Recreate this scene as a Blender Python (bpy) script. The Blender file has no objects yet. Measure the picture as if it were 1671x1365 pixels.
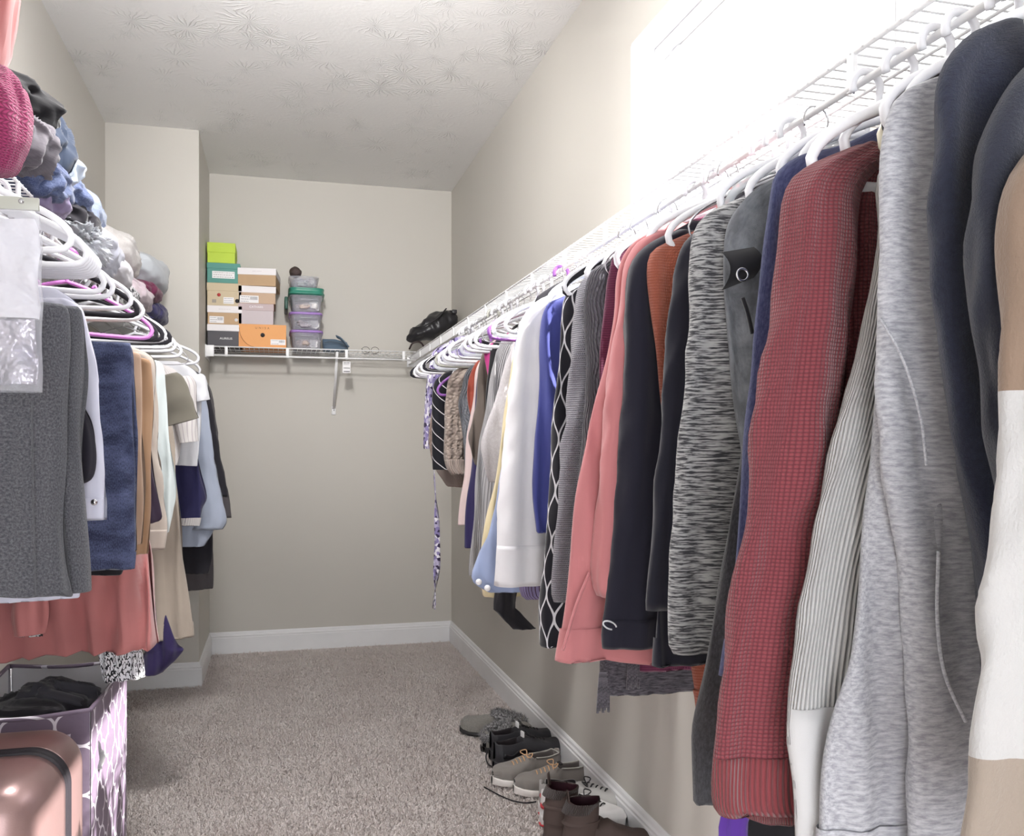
import bpy, bmesh, math, random
import numpy as np
from mathutils import Vector, Matrix, noise
PI = math.pi
S = bpy.context.scene
COL = S.collection
random.seed(7)

# ------------------------------------------------------------------ camera
FPX = 1452.0; TH = math.radians(14.87); CX = 835.5; HOR = 732.0; EYE = 1.157
cam_d = bpy.data.cameras.new('camera'); cam = bpy.data.objects.new('camera', cam_d); COL.objects.link(cam)
cam.location = (0, 0, EYE); cam.rotation_euler = (PI/2, 0, -TH)
cam_d.sensor_width = 36; cam_d.lens = 36*FPX/1671; cam_d.shift_y = (HOR-682.5)/1671
cam_d.clip_start = 0.02
S.camera = cam
# ------------------------------------------------------------------ world, sun, added fill lamps, exposure
w = bpy.data.worlds.new('sky'); S.world = w; w.use_nodes = True
bg = w.node_tree.nodes['Background']; bg.inputs[0].default_value = (0.93, 0.965, 1.0, 1); bg.inputs[1].default_value = 3.1
sd = bpy.data.lights.new('sun', 'SUN'); sun = bpy.data.objects.new('sun', sd); COL.objects.link(sun)
sun.location = (4, -1, 6)
sun.rotation_euler = Vector((-1, .35, -1.15)).to_track_quat('-Z', 'Y').to_euler()
sd.energy = 13; sd.angle = math.radians(.6); sd.color = (1, .965, .92)
ld = bpy.data.lights.new('fill_lamp_light', 'POINT'); lamp = bpy.data.objects.new('fill_lamp_light', ld); COL.objects.link(lamp)  # unseen dome fill, added to even out the brightness
ld.shadow_soft_size = .13; ld.energy = 7.5; ld.color = (1, .985, .965)
lamp.location = (-.08, 2.05, 2.40)
la = bpy.data.lights.new('fill_lamp_disc', 'AREA'); lamp2 = bpy.data.objects.new('fill_lamp_disc', la); COL.objects.link(lamp2)  # downward part of the added dome fill
la.shape = 'DISK'; la.size = .32; la.energy = 12.5; la.color = (1, .985, .965); lamp2.location = (-.08, 2.05, 2.57)
lb_ = bpy.data.lights.new('fill_spot_light', 'SPOT'); lamp3 = bpy.data.objects.new('fill_spot_light', lb_); COL.objects.link(lamp3)  # unseen spot added to brighten the far end
lb_.energy = 92; lb_.spot_size = math.radians(62); lb_.spot_blend = 1; lb_.shadow_soft_size = .11; lb_.color = (1, .985, .965)
lamp3.location = (-.05, 1.45, 2.40); lamp3.rotation_euler = Vector((.72, 3.8, -.05)).to_track_quat('-Z', 'Y').to_euler()
S.view_settings.view_transform = 'Standard'; S.view_settings.look = 'None'
S.view_settings.exposure = 1.17; S.view_settings.gamma = 1; S.view_settings.use_curve_mapping = False

# ------------------------------------------------------------------ measuring helpers (photo pixel at a known distance -> metres)
def P(px, py, Y):
    k = (px-CX)/FPX
    dx = math.sin(TH)+math.cos(TH)*k; dy = math.cos(TH)-math.sin(TH)*k
    d = Y/dy
    return Vector((dx*d, Y, EYE+(HOR-py)/FPX*d))
def Yat(px, X):
    k = (px-CX)/FPX
    return X*(math.cos(TH)-math.sin(TH)*k)/(math.sin(TH)+math.cos(TH)*k)

# ------------------------------------------------------------------ object helpers
def tag(o, label=None, cat=None, group=None, kind=None):
    if label: o['label'] = label
    if cat: o['category'] = cat
    if group: o['group'] = group
    if kind: o['kind'] = kind
    return o
def thing(name, label, cat, loc=(0, 0, 0), group=None):
    o = bpy.data.objects.new(name, None); COL.objects.link(o); o.location = loc; o.empty_display_size = .05
    return tag(o, label, cat, group)
def origin(p):
    v = Vector((0, 0, 0))
    while p is not None:
        v += p.location; p = p.parent
    return v
def mk(name, vf, mat, parent=None, smooth=True, loc=None):
    """vf = (verts, faces[, uvs per vertex[, material index per face]]) in world metres"""
    verts, faces = vf[0], vf[1]
    uvs = vf[2] if len(vf) > 2 else None
    mi = vf[3] if len(vf) > 3 else None
    og = origin(parent) if parent is not None else Vector(loc if loc is not None else (0, 0, 0))
    me = bpy.data.meshes.new(name)
    va = np.array([tuple(v) for v in verts], dtype=np.float64) - np.array(tuple(og))
    me.from_pydata(va.tolist(), [], faces)
    if uvs is not None:
        ul = me.uv_layers.new(name='UVMap')
        li = np.zeros(len(me.loops), dtype=np.int32); me.loops.foreach_get('vertex_index', li)
        ul.data.foreach_set('uv', np.array(uvs, dtype=np.float32)[li].ravel())
    for m in (mat if isinstance(mat, (list, tuple)) else [mat]): me.materials.append(m)
    if mi: me.polygons.foreach_set('material_index', mi)
    if smooth: me.polygons.foreach_set('use_smooth', [True]*len(me.polygons))
    me.update()
    o = bpy.data.objects.new(name, me); COL.objects.link(o)
    if parent is not None: o.parent = parent
    else: o.location = og
    return o
def copy_tree(o, parent=None):
    c = o.copy(); COL.objects.link(c); c.parent = parent
    for ch in list(o.children): copy_tree(ch, c)
    return c
def join(*parts):
    V, F, U = [], [], []
    hasuv = all(len(p) > 2 for p in parts)
    for p in parts:
        n = len(V); V += list(p[0]); F += [tuple(i+n for i in f) for f in p[1]]
        if hasuv: U += list(p[2])
    return (V, F, U) if hasuv else (V, F)
def xf(vf, M):
    return ([M @ Vector(v) for v in vf[0]],)+tuple(vf[1:])
def box(x0, x1, y0, y1, z0, z1, bev=0.0, seg=2):
    bm = bmesh.new(); bmesh.ops.create_cube(bm, size=1)
    for v in bm.verts:
        v.co = Vector(((x0+x1)/2+v.co.x*(x1-x0), (y0+y1)/2+v.co.y*(y1-y0), (z0+z1)/2+v.co.z*(z1-z0)))
    if bev > 0:
        bmesh.ops.bevel(bm, geom=bm.edges[:]+bm.verts[:], offset=min(bev, .49*min(x1-x0, y1-y0, z1-z0)), segments=seg, profile=.5, affect='EDGES')
    bm.verts.index_update()
    V = [v.co.copy() for v in bm.verts]; F = [tuple(v.index for v in f.verts) for f in bm.faces]
    bm.free()
    return V, F
def grid(fn, nu, nv, closed=True, cap0=False, cap1=False):
    """fn(u,v)->(pos,uv); u around, v along"""
    V, U, F = [], [], []
    mu = nu+1
    for j in range(nv+1):
        for i in range(mu):
            p, uv = fn(i/nu, j/nv); V.append(p); U.append(uv)
    for j in range(nv):
        for i in range(nu):
            a = j*mu+i; F.append((a, a+1, a+mu+1, a+mu))
    if cap0: F.append(tuple(range(nu-1, -1, -1)))
    if cap1: F.append(tuple((nv)*mu+i for i in range(nu)))
    return V, F, U
def cat(pts, n):
    """Catmull-Rom through pts, n samples, even in parameter of arc length"""
    pts = [Vector(p) for p in pts]
    if len(pts) == 2: pts = [pts[0], (pts[0]+pts[1])/2, pts[1]]
    e = [2*pts[0]-pts[1]]+pts+[2*pts[-1]-pts[-2]]
    out = []
    for i in range(1, len(e)-2):
        for k in range(12):
            t = k/12
            a, b, c, d = e[i-1], e[i], e[i+1], e[i+2]
            out.append(.5*((2*b)+(c-a)*t+(2*a-5*b+4*c-d)*t*t+(3*b-a-3*c+d)*t**3))
    out.append(pts[-1].copy())
    L = [0]
    for i in range(1, len(out)): L.append(L[-1]+(out[i]-out[i-1]).length)
    res = []; j = 0
    for k in range(n):
        s = L[-1]*k/(n-1)
        while j < len(L)-2 and L[j+1] < s: j += 1
        d = L[j+1]-L[j]
        res.append(out[j].lerp(out[j+1], 0 if d == 0 else min(1, (s-L[j])/d)))
    return res
def tube(pts, r, n=8, smooth=None, closed=False, flat=None, up=None, rfn=None):
    """round (or flattened: flat=(a,b) along side/up) tube along pts"""
    pts = cat(pts, smooth) if smooth else [Vector(p) for p in pts]
    V, F, U = [], [], []
    N = len(pts); prev = None
    for i, p in enumerate(pts):
        if closed: t = pts[(i+1) % N]-pts[i-1]
        else: t = pts[min(i+1, N-1)]-pts[max(i-1, 0)]
        t.normalize()
        if up is not None: s = Vector(up)
        elif prev is None: s = Vector((0, 0, 1)) if abs(t.z) < .9 else Vector((0, 1, 0))
        else: s = prev
        s = (s-t*s.dot(t))
        if s.length < 1e-6: s = t.orthogonal()
        s.normalize(); prev = s
        q = t.cross(s)
        ra, rb = flat if flat else (r, r)
        if rfn: k = rfn(i/(N-1)); ra *= k; rb *= k
        for a in range(n):
            c = 2*PI*a/n
            V.append(p+s*(ra*math.cos(c))+q*(rb*math.sin(c))); U.append((a/n*.03, i*.01))
    for i in range(N if closed else N-1):
        for a in range(n):
            b = (a+1) % n; j = (i+1) % N
            F.append((i*n+a, i*n+b, j*n+b, j*n+a))
    if not closed:
        F.append(tuple(range(n-1, -1, -1))); F.append(tuple((N-1)*n+a for a in range(n)))
    return V, F, U

# ------------------------------------------------------------------ materials
class NT:
    def __init__(s, name):
        s.m = bpy.data.materials.new(name); s.m.use_nodes = True; s.t = s.m.node_tree
        s.b = s.t.nodes['Principled BSDF']
    def n(s, typ, **kw):
        nd = s.t.nodes.new(typ)
        for k, v in kw.items(): setattr(nd, k, v)
        return nd
    def put(s, sock, v):
        if isinstance(v, bpy.types.NodeSocket): s.t.links.new(v, sock)
        elif isinstance(v, (tuple, list)) and len(v) == 3 and sock.type == 'RGBA': sock.default_value = (*v, 1)
        else: sock.default_value = v
    def M(s, op, a, b=None, c=None):
        nd = s.n('ShaderNodeMath', operation=op); s.put(nd.inputs[0], a)
        if b is not None: s.put(nd.inputs[1], b)
        if c is not None: s.put(nd.inputs[2], c)
        return nd.outputs[0]
    def mix(s, f, a, b):
        nd = s.n('ShaderNodeMix', data_type='RGBA'); s.put(nd.inputs[0], f); s.put(nd.inputs[6], a); s.put(nd.inputs[7], b)
        return nd.outputs[2]
    def step(s, v, lo, hi):
        nd = s.n('ShaderNodeMapRange'); s.put(nd.inputs[0], v); nd.inputs[1].default_value = lo; nd.inputs[2].default_value = hi
        return nd.outputs[0]
    def noise(s, vec, scale, detail=2, rough=.5):
        nd = s.n('ShaderNodeTexNoise'); s.put(nd.inputs['Vector'], vec); nd.inputs['Scale'].default_value = scale
        nd.inputs['Detail'].default_value = detail; nd.inputs['Roughness'].default_value = rough
        return nd.outputs[0]
    def scale(s, vec, sc):
        nd = s.n('ShaderNodeVectorMath', operation='MULTIPLY'); s.put(nd.inputs[0], vec); nd.inputs[1].default_value = sc
        return nd.outputs[0]
    def bump(s, h, strength, dist):
        nd = s.n('ShaderNodeBump'); nd.inputs['Strength'].default_value = strength; nd.inputs['Distance'].default_value = dist
        s.put(nd.inputs['Height'], h); s.put(s.b.inputs['Normal'], nd.outputs[0])
def lin(c):
    """sRGB 0-255 -> linear"""
    return tuple(((v/255)/12.92 if v/255 <= .04045 else ((v/255+.055)/1.055)**2.4) for v in c)
CACHE = {}
def plain(name, rgb, rough=.5, metal=0, spec=.5, bump=None):
    k = ('p', name)
    if k in CACHE: return CACHE[k]
    t = NT(name); c = lin(rgb)
    g = t.n('ShaderNodeTexCoord').outputs['Object']
    f = t.noise(g, 9, 3)
    t.put(t.b.inputs['Base Color'], t.mix(f, tuple(v*.95 for v in c), tuple(min(1, v*1.05) for v in c)))
    t.b.inputs['Roughness'].default_value = rough; t.b.inputs['Metallic'].default_value = metal
    t.b.inputs['Specular IOR Level'].default_value = spec
    if bump: t.bump(t.noise(g, bump[0], 3), bump[1], bump[2])
    CACHE[k] = t.m; return t.m
def fabric(name, rgb, kind='plain', rgb2=None, s=1.0, sheen=.25):
    k = ('f', name)
    if k in CACHE: return CACHE[k]
    t = NT(name)
    def soft(q):
        L_ = .3*q[0]+.55*q[1]+.15*q[2]; return tuple((L_+(v-L_)*.84)*.86 for v in q)
    c = soft(lin(rgb)); c2 = (soft(lin(rgb2)) if kind != 'bands' else None) if rgb2 else tuple(v*.6 for v in c)
    uv = t.n('ShaderNodeTexCoord').outputs['UV']
    sep = t.n('ShaderNodeSeparateXYZ'); t.put(sep.inputs[0], uv); u, v = sep.outputs[0], sep.outputs[1]
    weave = t.noise(uv, 900, 2)
    big = t.noise(uv, 14, 3)
    def rip(x, p): return t.M('ABSOLUTE', t.M('SINE', t.M('MULTIPLY', x, PI/p)))
    h, bs, bd = weave, .25, .0006
    if kind == 'plain': colr = t.mix(big, tuple(x*.93 for x in c), tuple(min(1, x*1.07) for x in c))
    elif kind == 'heather':
        f = t.noise(t.scale(uv, (70*s, 320*s, 1)), 1, 4, .65); colr = t.mix(t.step(f, .36, .64), c2, c)
    elif kind == 'spacedye':
        f = t.noise(t.scale(uv, (38*s, 420*s, 1)), 1, 3, .6); colr = t.mix(t.step(f, .44, .56), c2, c)
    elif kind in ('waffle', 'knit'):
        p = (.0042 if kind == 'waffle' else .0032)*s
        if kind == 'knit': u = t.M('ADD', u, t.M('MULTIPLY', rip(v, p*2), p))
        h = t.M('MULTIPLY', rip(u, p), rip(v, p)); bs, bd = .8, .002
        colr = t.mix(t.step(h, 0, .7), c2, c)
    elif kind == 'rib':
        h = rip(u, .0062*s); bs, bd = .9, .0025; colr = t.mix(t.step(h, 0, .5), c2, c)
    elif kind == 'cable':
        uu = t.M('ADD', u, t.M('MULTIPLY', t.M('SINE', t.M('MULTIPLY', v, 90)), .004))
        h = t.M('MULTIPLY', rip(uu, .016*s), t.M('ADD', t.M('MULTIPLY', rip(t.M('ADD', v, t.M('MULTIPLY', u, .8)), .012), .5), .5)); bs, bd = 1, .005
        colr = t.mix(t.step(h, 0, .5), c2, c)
    elif kind == 'denim':
        f = t.noise(t.scale(uv, (500, 240, 1)), 1, 3, .7); f2 = t.noise(t.scale(uv, (9, 26, 1)), 1, 4, .6)
        colr = t.mix(t.step(t.M('ADD', t.M('MULTIPLY', f, .5), t.M('MULTIPLY', f2, .5)), .42, .6), c2, c); h = f2; bs, bd = .5, .006
    elif kind == 'ogee':
        pu, pv = .062*s, .10*s
        sn = t.M('MULTIPLY', t.M('SINE', t.M('MULTIPLY', v, 2*PI/pv)), .25)
        x = t.M('DIVIDE', u, pu)
        def ln(q): return t.M('ABSOLUTE', t.M('SUBTRACT', t.M('FRACT', q), .5))
        a = ln(t.M('ADD', x, t.M('ADD', sn, .25))); b = ln(t.M('SUBTRACT', x, t.M('ADD', sn, .25)))
        colr = t.mix(t.M('LESS_THAN', t.M('MINIMUM', a, b), .055), c, c2)
    elif kind == 'floral':
        vo = t.n('ShaderNodeTexVoronoi'); t.put(vo.inputs['Vector'], t.scale(uv, (75*s, 75*s, 1))); vo.inputs['Scale'].default_value = 1
        sp = t.n('ShaderNodeSeparateXYZ'); t.put(sp.inputs[0], vo.outputs['Color'])
        r = t.n('ShaderNodeValToRGB'); r.color_ramp.interpolation = 'CONSTANT'; t.put(r.inputs[0], sp.outputs[0])
        e = r.color_ramp.elements; e[0].color = (*c, 1); e[1].position = .3; e[1].color = (*c2, 1)
        for pos, cc in ((.55, lin((235, 232, 240))), (.8, lin((60, 50, 80)))):
            q = e.new(pos); q.color = (*cc, 1)
        colr = r.outputs[0]
    elif kind == 'print':
        f = t.noise(uv, 55*s, 1, .5); colr = t.mix(t.M('LESS_THAN', t.M('ABSOLUTE', t.M('SUBTRACT', f, .5)), .045), c, c2)
    elif kind == 'sherpa':
        vo = t.n('ShaderNodeTexVoronoi'); t.put(vo.inputs['Vector'], uv); vo.inputs['Scale'].default_value = 190*s
        h = t.M('SUBTRACT', 1, vo.outputs['Distance']); bs, bd = 1, .006; colr = t.mix(t.step(vo.outputs['Distance'], .1, .75), c, c2)
    elif kind == 'stripe':
        colr = t.mix(t.M('LESS_THAN', t.M('FRACT', t.M('DIVIDE', u, .009*s)), .22), c, c2)
    elif kind == 'mesh':
        h = t.M('MULTIPLY', rip(u, .004*s), rip(v, .004*s)); colr = t.mix(t.M('GREATER_THAN', h, .55), c, c2); bs, bd = .4, .001
    elif kind == 'bands':    # colour-blocked sweater: tan, off-white, oatmeal by height
        lo, hi = rgb2
        wob = t.M('ADD', v, t.M('MULTIPLY', t.noise(uv, 6), .012))
        colr = t.mix(t.M('GREATER_THAN', wob, lo+.006), lin((138, 126, 116)), lin((172, 170, 170)))
        colr = t.mix(t.M('GREATER_THAN', wob, hi+.006), colr, c)
        h = t.noise(t.scale(uv, (250, 250, 1)), 1, 3); bs, bd = .5, .002
    elif kind == 'lines':
        x = t.M('ADD', v, t.M('MULTIPLY', u, .6*s)); colr = t.mix(t.M('LESS_THAN', t.M('FRACT', t.M('DIVIDE', x, .052)), .07), c, lin((225, 222, 226)))
    elif kind == 'fuzzy':
        f = t.noise(uv, 130*s, 4, .7); colr = t.mix(t.step(f, .4, .7), c, c2); h = t.noise(uv, 400, 4, .8); bs, bd = .7, .003
    t.put(t.b.inputs['Base Color'], colr)
    t.b.inputs['Roughness'].default_value = .88; t.b.inputs['Specular IOR Level'].default_value = .2
    t.b.inputs['Sheen Weight'].default_value = sheen; t.b.inputs['Sheen Roughness'].default_value = .5
    t.bump(h, bs, bd)
    CACHE[k] = t.m; return t.m
def glassy(name, rgb, alpha, rough=.15):
    """thin clear plastic / pane: part transparent, part glossy-diffuse"""
    if name in CACHE: return CACHE[name]
    t = NT(name); t.b.inputs['Base Color'].default_value = (*lin(rgb), 1); t.b.inputs['Roughness'].default_value = rough
    tr = t.n('ShaderNodeBsdfTransparent'); mx = t.n('ShaderNodeMixShader')
    lw = t.n('ShaderNodeLayerWeight'); lw.inputs[0].default_value = .35
    f = t.M('ADD', t.M('MULTIPLY', lw.outputs['Facing'], .3), 1-alpha-.08)
    t.put(mx.inputs[0], f); t.t.links.new(tr.outputs[0], mx.inputs[1]); t.t.links.new(t.b.outputs[0], mx.inputs[2])
    t.t.links.new(mx.outputs[0], t.t.nodes['Material Output'].inputs[0])
    CACHE[name] = t.m; return t.m

def wall_mat():
    t = NT('greige_wall_paint'); g = t.n('ShaderNodeTexCoord').outputs['Object']
    c = lin((204, 200, 193)); f = t.noise(g, 1.7, 3)
    t.put(t.b.inputs['Base Color'], t.mix(f, tuple(v*.97 for v in c), tuple(v*1.03 for v in c)))
    t.b.inputs['Roughness'].default_value = .62; t.bump(t.noise(g, 260, 3), .12, .0008); return t.m
def ceil_mat():
    t = NT('stomped_ceiling_texture'); g = t.n('ShaderNodeTexCoord').outputs['Object']
    hs = None
    for k, (sc, off) in enumerate(((4.3, 0), (5.6, 3.7))):
        mp = t.n('ShaderNodeVectorMath', operation='ADD'); t.put(mp.inputs[0], g); mp.inputs[1].default_value = (off, off*1.7, 0)
        sq = t.scale(mp.outputs[0], (1, 1, 0))
        vo = t.n('ShaderNodeTexVoronoi'); t.put(vo.inputs['Vector'], sq); vo.inputs['Scale'].default_value = sc
        ps = t.n('ShaderNodeVectorMath', operation='SUBTRACT'); t.put(ps.inputs[0], t.scale(sq, (1, 1, 1))); t.put(ps.inputs[1], vo.outputs['Position'])
        sp = t.n('ShaderNodeSeparateXYZ'); t.put(sp.inputs[0], ps.outputs[0])
        ang = t.M('ARCTAN2', sp.outputs[1], sp.outputs[0])
        ray = t.M('SINE', t.M('ADD', t.M('MULTIPLY', ang, 21), t.M('MULTIPLY', t.noise(g, 16, 3), 16)))
        ray = t.M('POWER', t.M('MAXIMUM', ray, 0), 3)
        fall = t.M('MULTIPLY', t.step(vo.outputs['Distance'], .62, .2), t.step(vo.outputs['Distance'], .03, .14))
        h = t.M('MULTIPLY', ray, t.M('MULTIPLY', fall, t.step(t.noise(g, 5, 2), .38, .62)))
        hs = h if hs is None else t.M('MAXIMUM', hs, h)
    t.put(t.b.inputs['Base Color'], lin((242, 241, 240))); t.b.inputs['Roughness'].default_value = .8
    t.bump(t.M('ADD', hs, t.M('MULTIPLY', t.noise(g, 60, 4), .25)), .8, .004); return t.m
def carpet_mat(name, k):
    t = NT(name); g = t.n('ShaderNodeTexCoord').outputs['Object']
    a = t.noise(g, 330, 2, .7); b = t.noise(g, 3.2, 4, .6)
    c = t.mix(t.step(a, .32, .68), lin((184, 168, 163)), lin((255, 252, 250)))
    d = t.mix(t.step(b, .35, .7), lin((222, 208, 203)), lin((252, 244, 241)))
    t.put(t.b.inputs['Base Color'], t.mix(k, c, d)); t.b.inputs['Roughness'].default_value = .95; t.b.inputs['Specular IOR Level'].default_value = .1
    t.bump(a, 1, .004); return t.m
WALL = wall_mat(); CEIL = ceil_mat(); CARPET = carpet_mat('carpet_backing', .35); PILE = carpet_mat('carpet_yarn', .3)
TRIM = plain('white_trim_paint', (238, 238, 240), .35)
WIRE = plain('white_vinyl_coated_wire', (240, 240, 242), .3)
PLW = plain('white_hanger_plastic', (236, 236, 242), .28)
PLI = plain('ivory_hanger_plastic', (226, 220, 200), .28)
PLP = plain('purple_hanger_plastic', (150, 96, 176), .3)
PLK = plain('pink_hanger_plastic', (222, 140, 222), .3)
PLG = plain('grey_hanger_plastic', (176, 176, 168), .3)
BLK = plain('black_hanger_plastic', (26, 26, 30), .4)
VEL = fabric('black_hanger_velvet', (40, 38, 46))
CHR = plain('bright_metal', (205, 205, 210), .22, metal=1)
DARKPL = plain('dark_rubber', (30, 28, 32), .55)
WHT = plain('white_card', (240, 238, 240), .6)

# ------------------------------------------------------------------ the setting
XR, XL, YB, YC, XC, HC = 1.02, -.78, 5.26, 4.56, -.36, 2.70
YF = -.9
def struct(name, vf, m, smooth=False, parent=None):
    o = mk(name, vf, m, parent, smooth)
    if parent is None: o['kind'] = 'structure'
    return o
struct('floor', box(XL-.1, XR+.14, YF-.1, YB+.1, -.08, 0), CARPET)
struct('ceiling', box(XL-.1, XR+.14, YF-.1, YB+.1, HC, HC+.08), CEIL)
struct('wall_back', box(XC-.1, XR+.14, YB, YB+.1, 0, HC), WALL)
struct('wall_left', box(XL-.1, XL, YF, YC+.1, 0, HC), WALL)
struct('wall_chase', join(box(XL, XC, YC, YC+.1, 0, HC), box(XC-.1, XC, YC+.1, YB, 0, HC)), WALL)
WY0, WY1, WZ0, WZ1 = 1.02, 2.45, 1.74, 2.347
struct('wall_right', join(box(XR, XR+.14, YF, YB, 0, WZ0), box(XR, XR+.14, YF, YB, WZ1, HC), box(XR, XR+.14, YF, WY0, WZ0, WZ1), box(XR, XR+.14, WY1, YB, WZ0, WZ1)), WALL)
struct('wall_front', join(box(XL, -.35, YF-.1, YF, 0, HC), box(.6, XR, YF-.1, YF, 0, HC), box(-.35, .6, YF-.1, YF, 2.05, HC)), WALL)
# baseboards, moulded cap
BP = [(0, 0), (.015, 0), (.015, .088), (.012, .092), (.0125, .100), (.008, .106), (.0065, .116), (.003, .1215), (0, .1215)]
def baseboard(name, a, b, n, m0=0, m1=0):
    """a->b along the wall, n = direction into the room, m = mitre"""
    a, b, n = Vector(a), Vector(b), Vector(n); t = (b-a).normalized(); V = []
    for p, m in ((a, m0), (b, m1)):
        for d, z in BP: V.append(p+n*d+t*(m*d)+Vector((0, 0, z)))
    k = len(BP); F = [(i, (i+1) % k, (i+1) % k+k, i+k) for i in range(k)]+[tuple(range(k-1, -1, -1)), tuple(range(k, 2*k))]
    struct(name, (V, F), TRIM)
baseboard('baseboard_back', (XC, YB, 0), (XR, YB, 0), (0, -1, 0), 1, -1)
baseboard('baseboard_right', (XR, YB, 0), (XR, YF, 0), (-1, 0, 0), 1, -1)
baseboard('baseboard_chase_side', (XC, YC, 0), (XC, YB, 0), (1, 0, 0), -1, -1)
baseboard('baseboard_chase', (XL, YC, 0), (XC, YC, 0), (0, -1, 0), 1, 1)
baseboard('baseboard_left', (XL, YF, 0), (XL, YC, 0), (1, 0, 0), 1, -1)
# window: drywall reveal lining, vinyl frame, two sashes with panes, mullion
win = thing('window_1', None, None, (XR, WY1, WZ0)); win['kind'] = 'structure'
for k in ('label', 'category'):
    if k in win: del win[k]
VIN = plain('white_window_vinyl', (244, 244, 246), .3)
def wpart(name, vf, m): return mk(name, vf, m, win, False)
wpart('window_reveal', join(box(XR-.004, XR+.139, WY1-.004, WY1+.006, WZ0, WZ1), box(XR-.004, XR+.139, WY0, WY1, WZ1-.004, WZ1+.006)), VIN)
wpart('window_sill', box(XR-.012, XR+.139, WY0, WY1, WZ0-.006, WZ0+.012, .003), VIN)
X1 = XR+.068
yf0, yf1, zf0, zf1 = WY0+.001, WY1-.0055, WZ0+.0125, WZ1-.0055
wpart('window_frame', join(box(X1, X1+.05, yf0, yf1, zf1-.045, zf1), box(X1, X1+.05, yf0, yf1, zf0, zf0+.04),
      box(X1, X1+.05, yf1-.04, yf1, zf0+.0402, zf1-.0452), box(X1, X1+.05, yf0, yf0+.045, zf0+.0402, zf1-.0452)), VIN)
wpart('window_mullion', box(X1-.004, X1+.048, 1.40, 1.50, WZ0+.054, WZ1-.052, .003), VIN)
GL = glassy('window_glass', (235, 245, 250), .93, .02)
for y0, y1 in ((WY0+.047, 1.40), (1.50, WY1-.047)):
    z0, z1 = WZ0+.054, WZ1-.052; y0 += .001; y1 -= .001
    s = wpart('window_sash', join(box(X1+.012, X1+.04, y0, y1, z1-.022, z1, .003), box(X1+.012, X1+.04, y0, y1, z0, z0+.022, .003),
              box(X1+.013, X1+.039, y0, y0+.022, z0+.0225, z1-.0225), box(X1+.013, X1+.039, y1-.022, y1, z0+.0225, z1-.0225)), VIN)
    mk('window_pane', box(X1+.024, X1+.028, y0+.02, y1-.02, z0+.02, z1-.02), GL, s, False)
    mk('window_latch', box(X1+.004, X1+.012, y1-.11, y1-.05, z1-.016, z1-.004, .003), VIN, s)
# fill fixtures added out of view: dome lamp and spotlight
cl = thing('added_fill_lamp', 'added round white fill lamp, unseen above the middle of the closet', 'lamp', (-.08, 2.05, HC))
mk('fill_lamp_base', tube([(-.08, 2.05, HC), (-.08, 2.05, HC-.03)], .17, 40), TRIM, cl)
t = NT('fill_lamp_glow'); t.b.inputs['Emission Color'].default_value = (1, .97, .93, 1); t.b.inputs['Emission Strength'].default_value = 3  # glow of the added fill lamp
mk('fill_lamp_shade', grid(lambda u, v: (Vector((-.08+.16*math.cos(v*PI/2)*math.cos(u*2*PI), 2.05+.16*math.cos(v*PI/2)*math.sin(u*2*PI), HC-.03-.07*math.sin(v*PI/2))), (u, v)), 32, 10), t.m, cl)
sl_ = thing('added_fill_spot', 'added small white fill spotlight, unseen, turned towards the back wall', 'lamp', (-.05, 1.40, HC))  # housing for the added spot fill, out of view
mk('fill_spot_mount', tube([(-.05, 1.40, HC), (-.05, 1.40, HC-.02)], .05, 24), TRIM, sl_)
mk('fill_spot_stem', tube([(-.05, 1.40, HC-.02), (-.05, 1.40, HC-.25)], .008, 10), TRIM, sl_)
mk('fill_spot_shell', tube([(-.06, 1.32, 2.41), (-.055, 1.40, 2.405)], .06, 24), TRIM, sl_)
# carpet pile
rs = np.random.RandomState(3)
NP_ = 150000
px = rs.uniform(XL+.02, XR-.017, NP_); py = YB-.02-(YB-2.3)*rs.power(1.25, NP_)
py = 2.3+(YB-.02-2.3)*rs.beta(1, 1.5, NP_)
ok = ~((px < XC+.017) & (py > YC-.017)); px, py = px[ok], py[ok]; n_ = len(px)
ang = rs.uniform(0, 2*PI, n_); hh = rs.uniform(.006, .013, n_); ww = rs.uniform(.0016, .0026, n_); lean = rs.uniform(.003, .011, n_); la = rs.uniform(0, 2*PI, n_)
A = np.stack([px-np.cos(ang)*ww, py-np.sin(ang)*ww, np.full(n_, -.001)], 1); B = np.stack([px+np.cos(ang)*ww, py+np.sin(ang)*ww, np.full(n_, -.001)], 1)
tx, ty = px+lean*np.cos(la), py+lean*np.sin(la)
Cc = np.stack([tx+np.cos(ang)*ww*.8, ty+np.sin(ang)*ww*.8, hh], 1); D = np.stack([tx-np.cos(ang)*ww*.8, ty-np.sin(ang)*ww*.8, hh], 1)
vv = np.stack([A, B, Cc, D], 1).reshape(-1, 3)
me = bpy.data.meshes.new('carpet_pile'); me.vertices.add(4*n_); me.vertices.foreach_set('co', vv.ravel())
me.loops.add(4*n_); me.loops.foreach_set('vertex_index', np.arange(4*n_)); me.polygons.add(n_)
me.polygons.foreach_set('loop_start', np.arange(n_)*4); me.polygons.foreach_set('loop_total', np.full(n_, 4)); me.update(); me.validate()
me.materials.append(PILE); o = bpy.data.objects.new('carpet_pile', me); COL.objects.link(o)
tag(o, 'soft mottled taupe-grey carpet pile covering the closet floor', 'carpet', kind='stuff')

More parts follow.
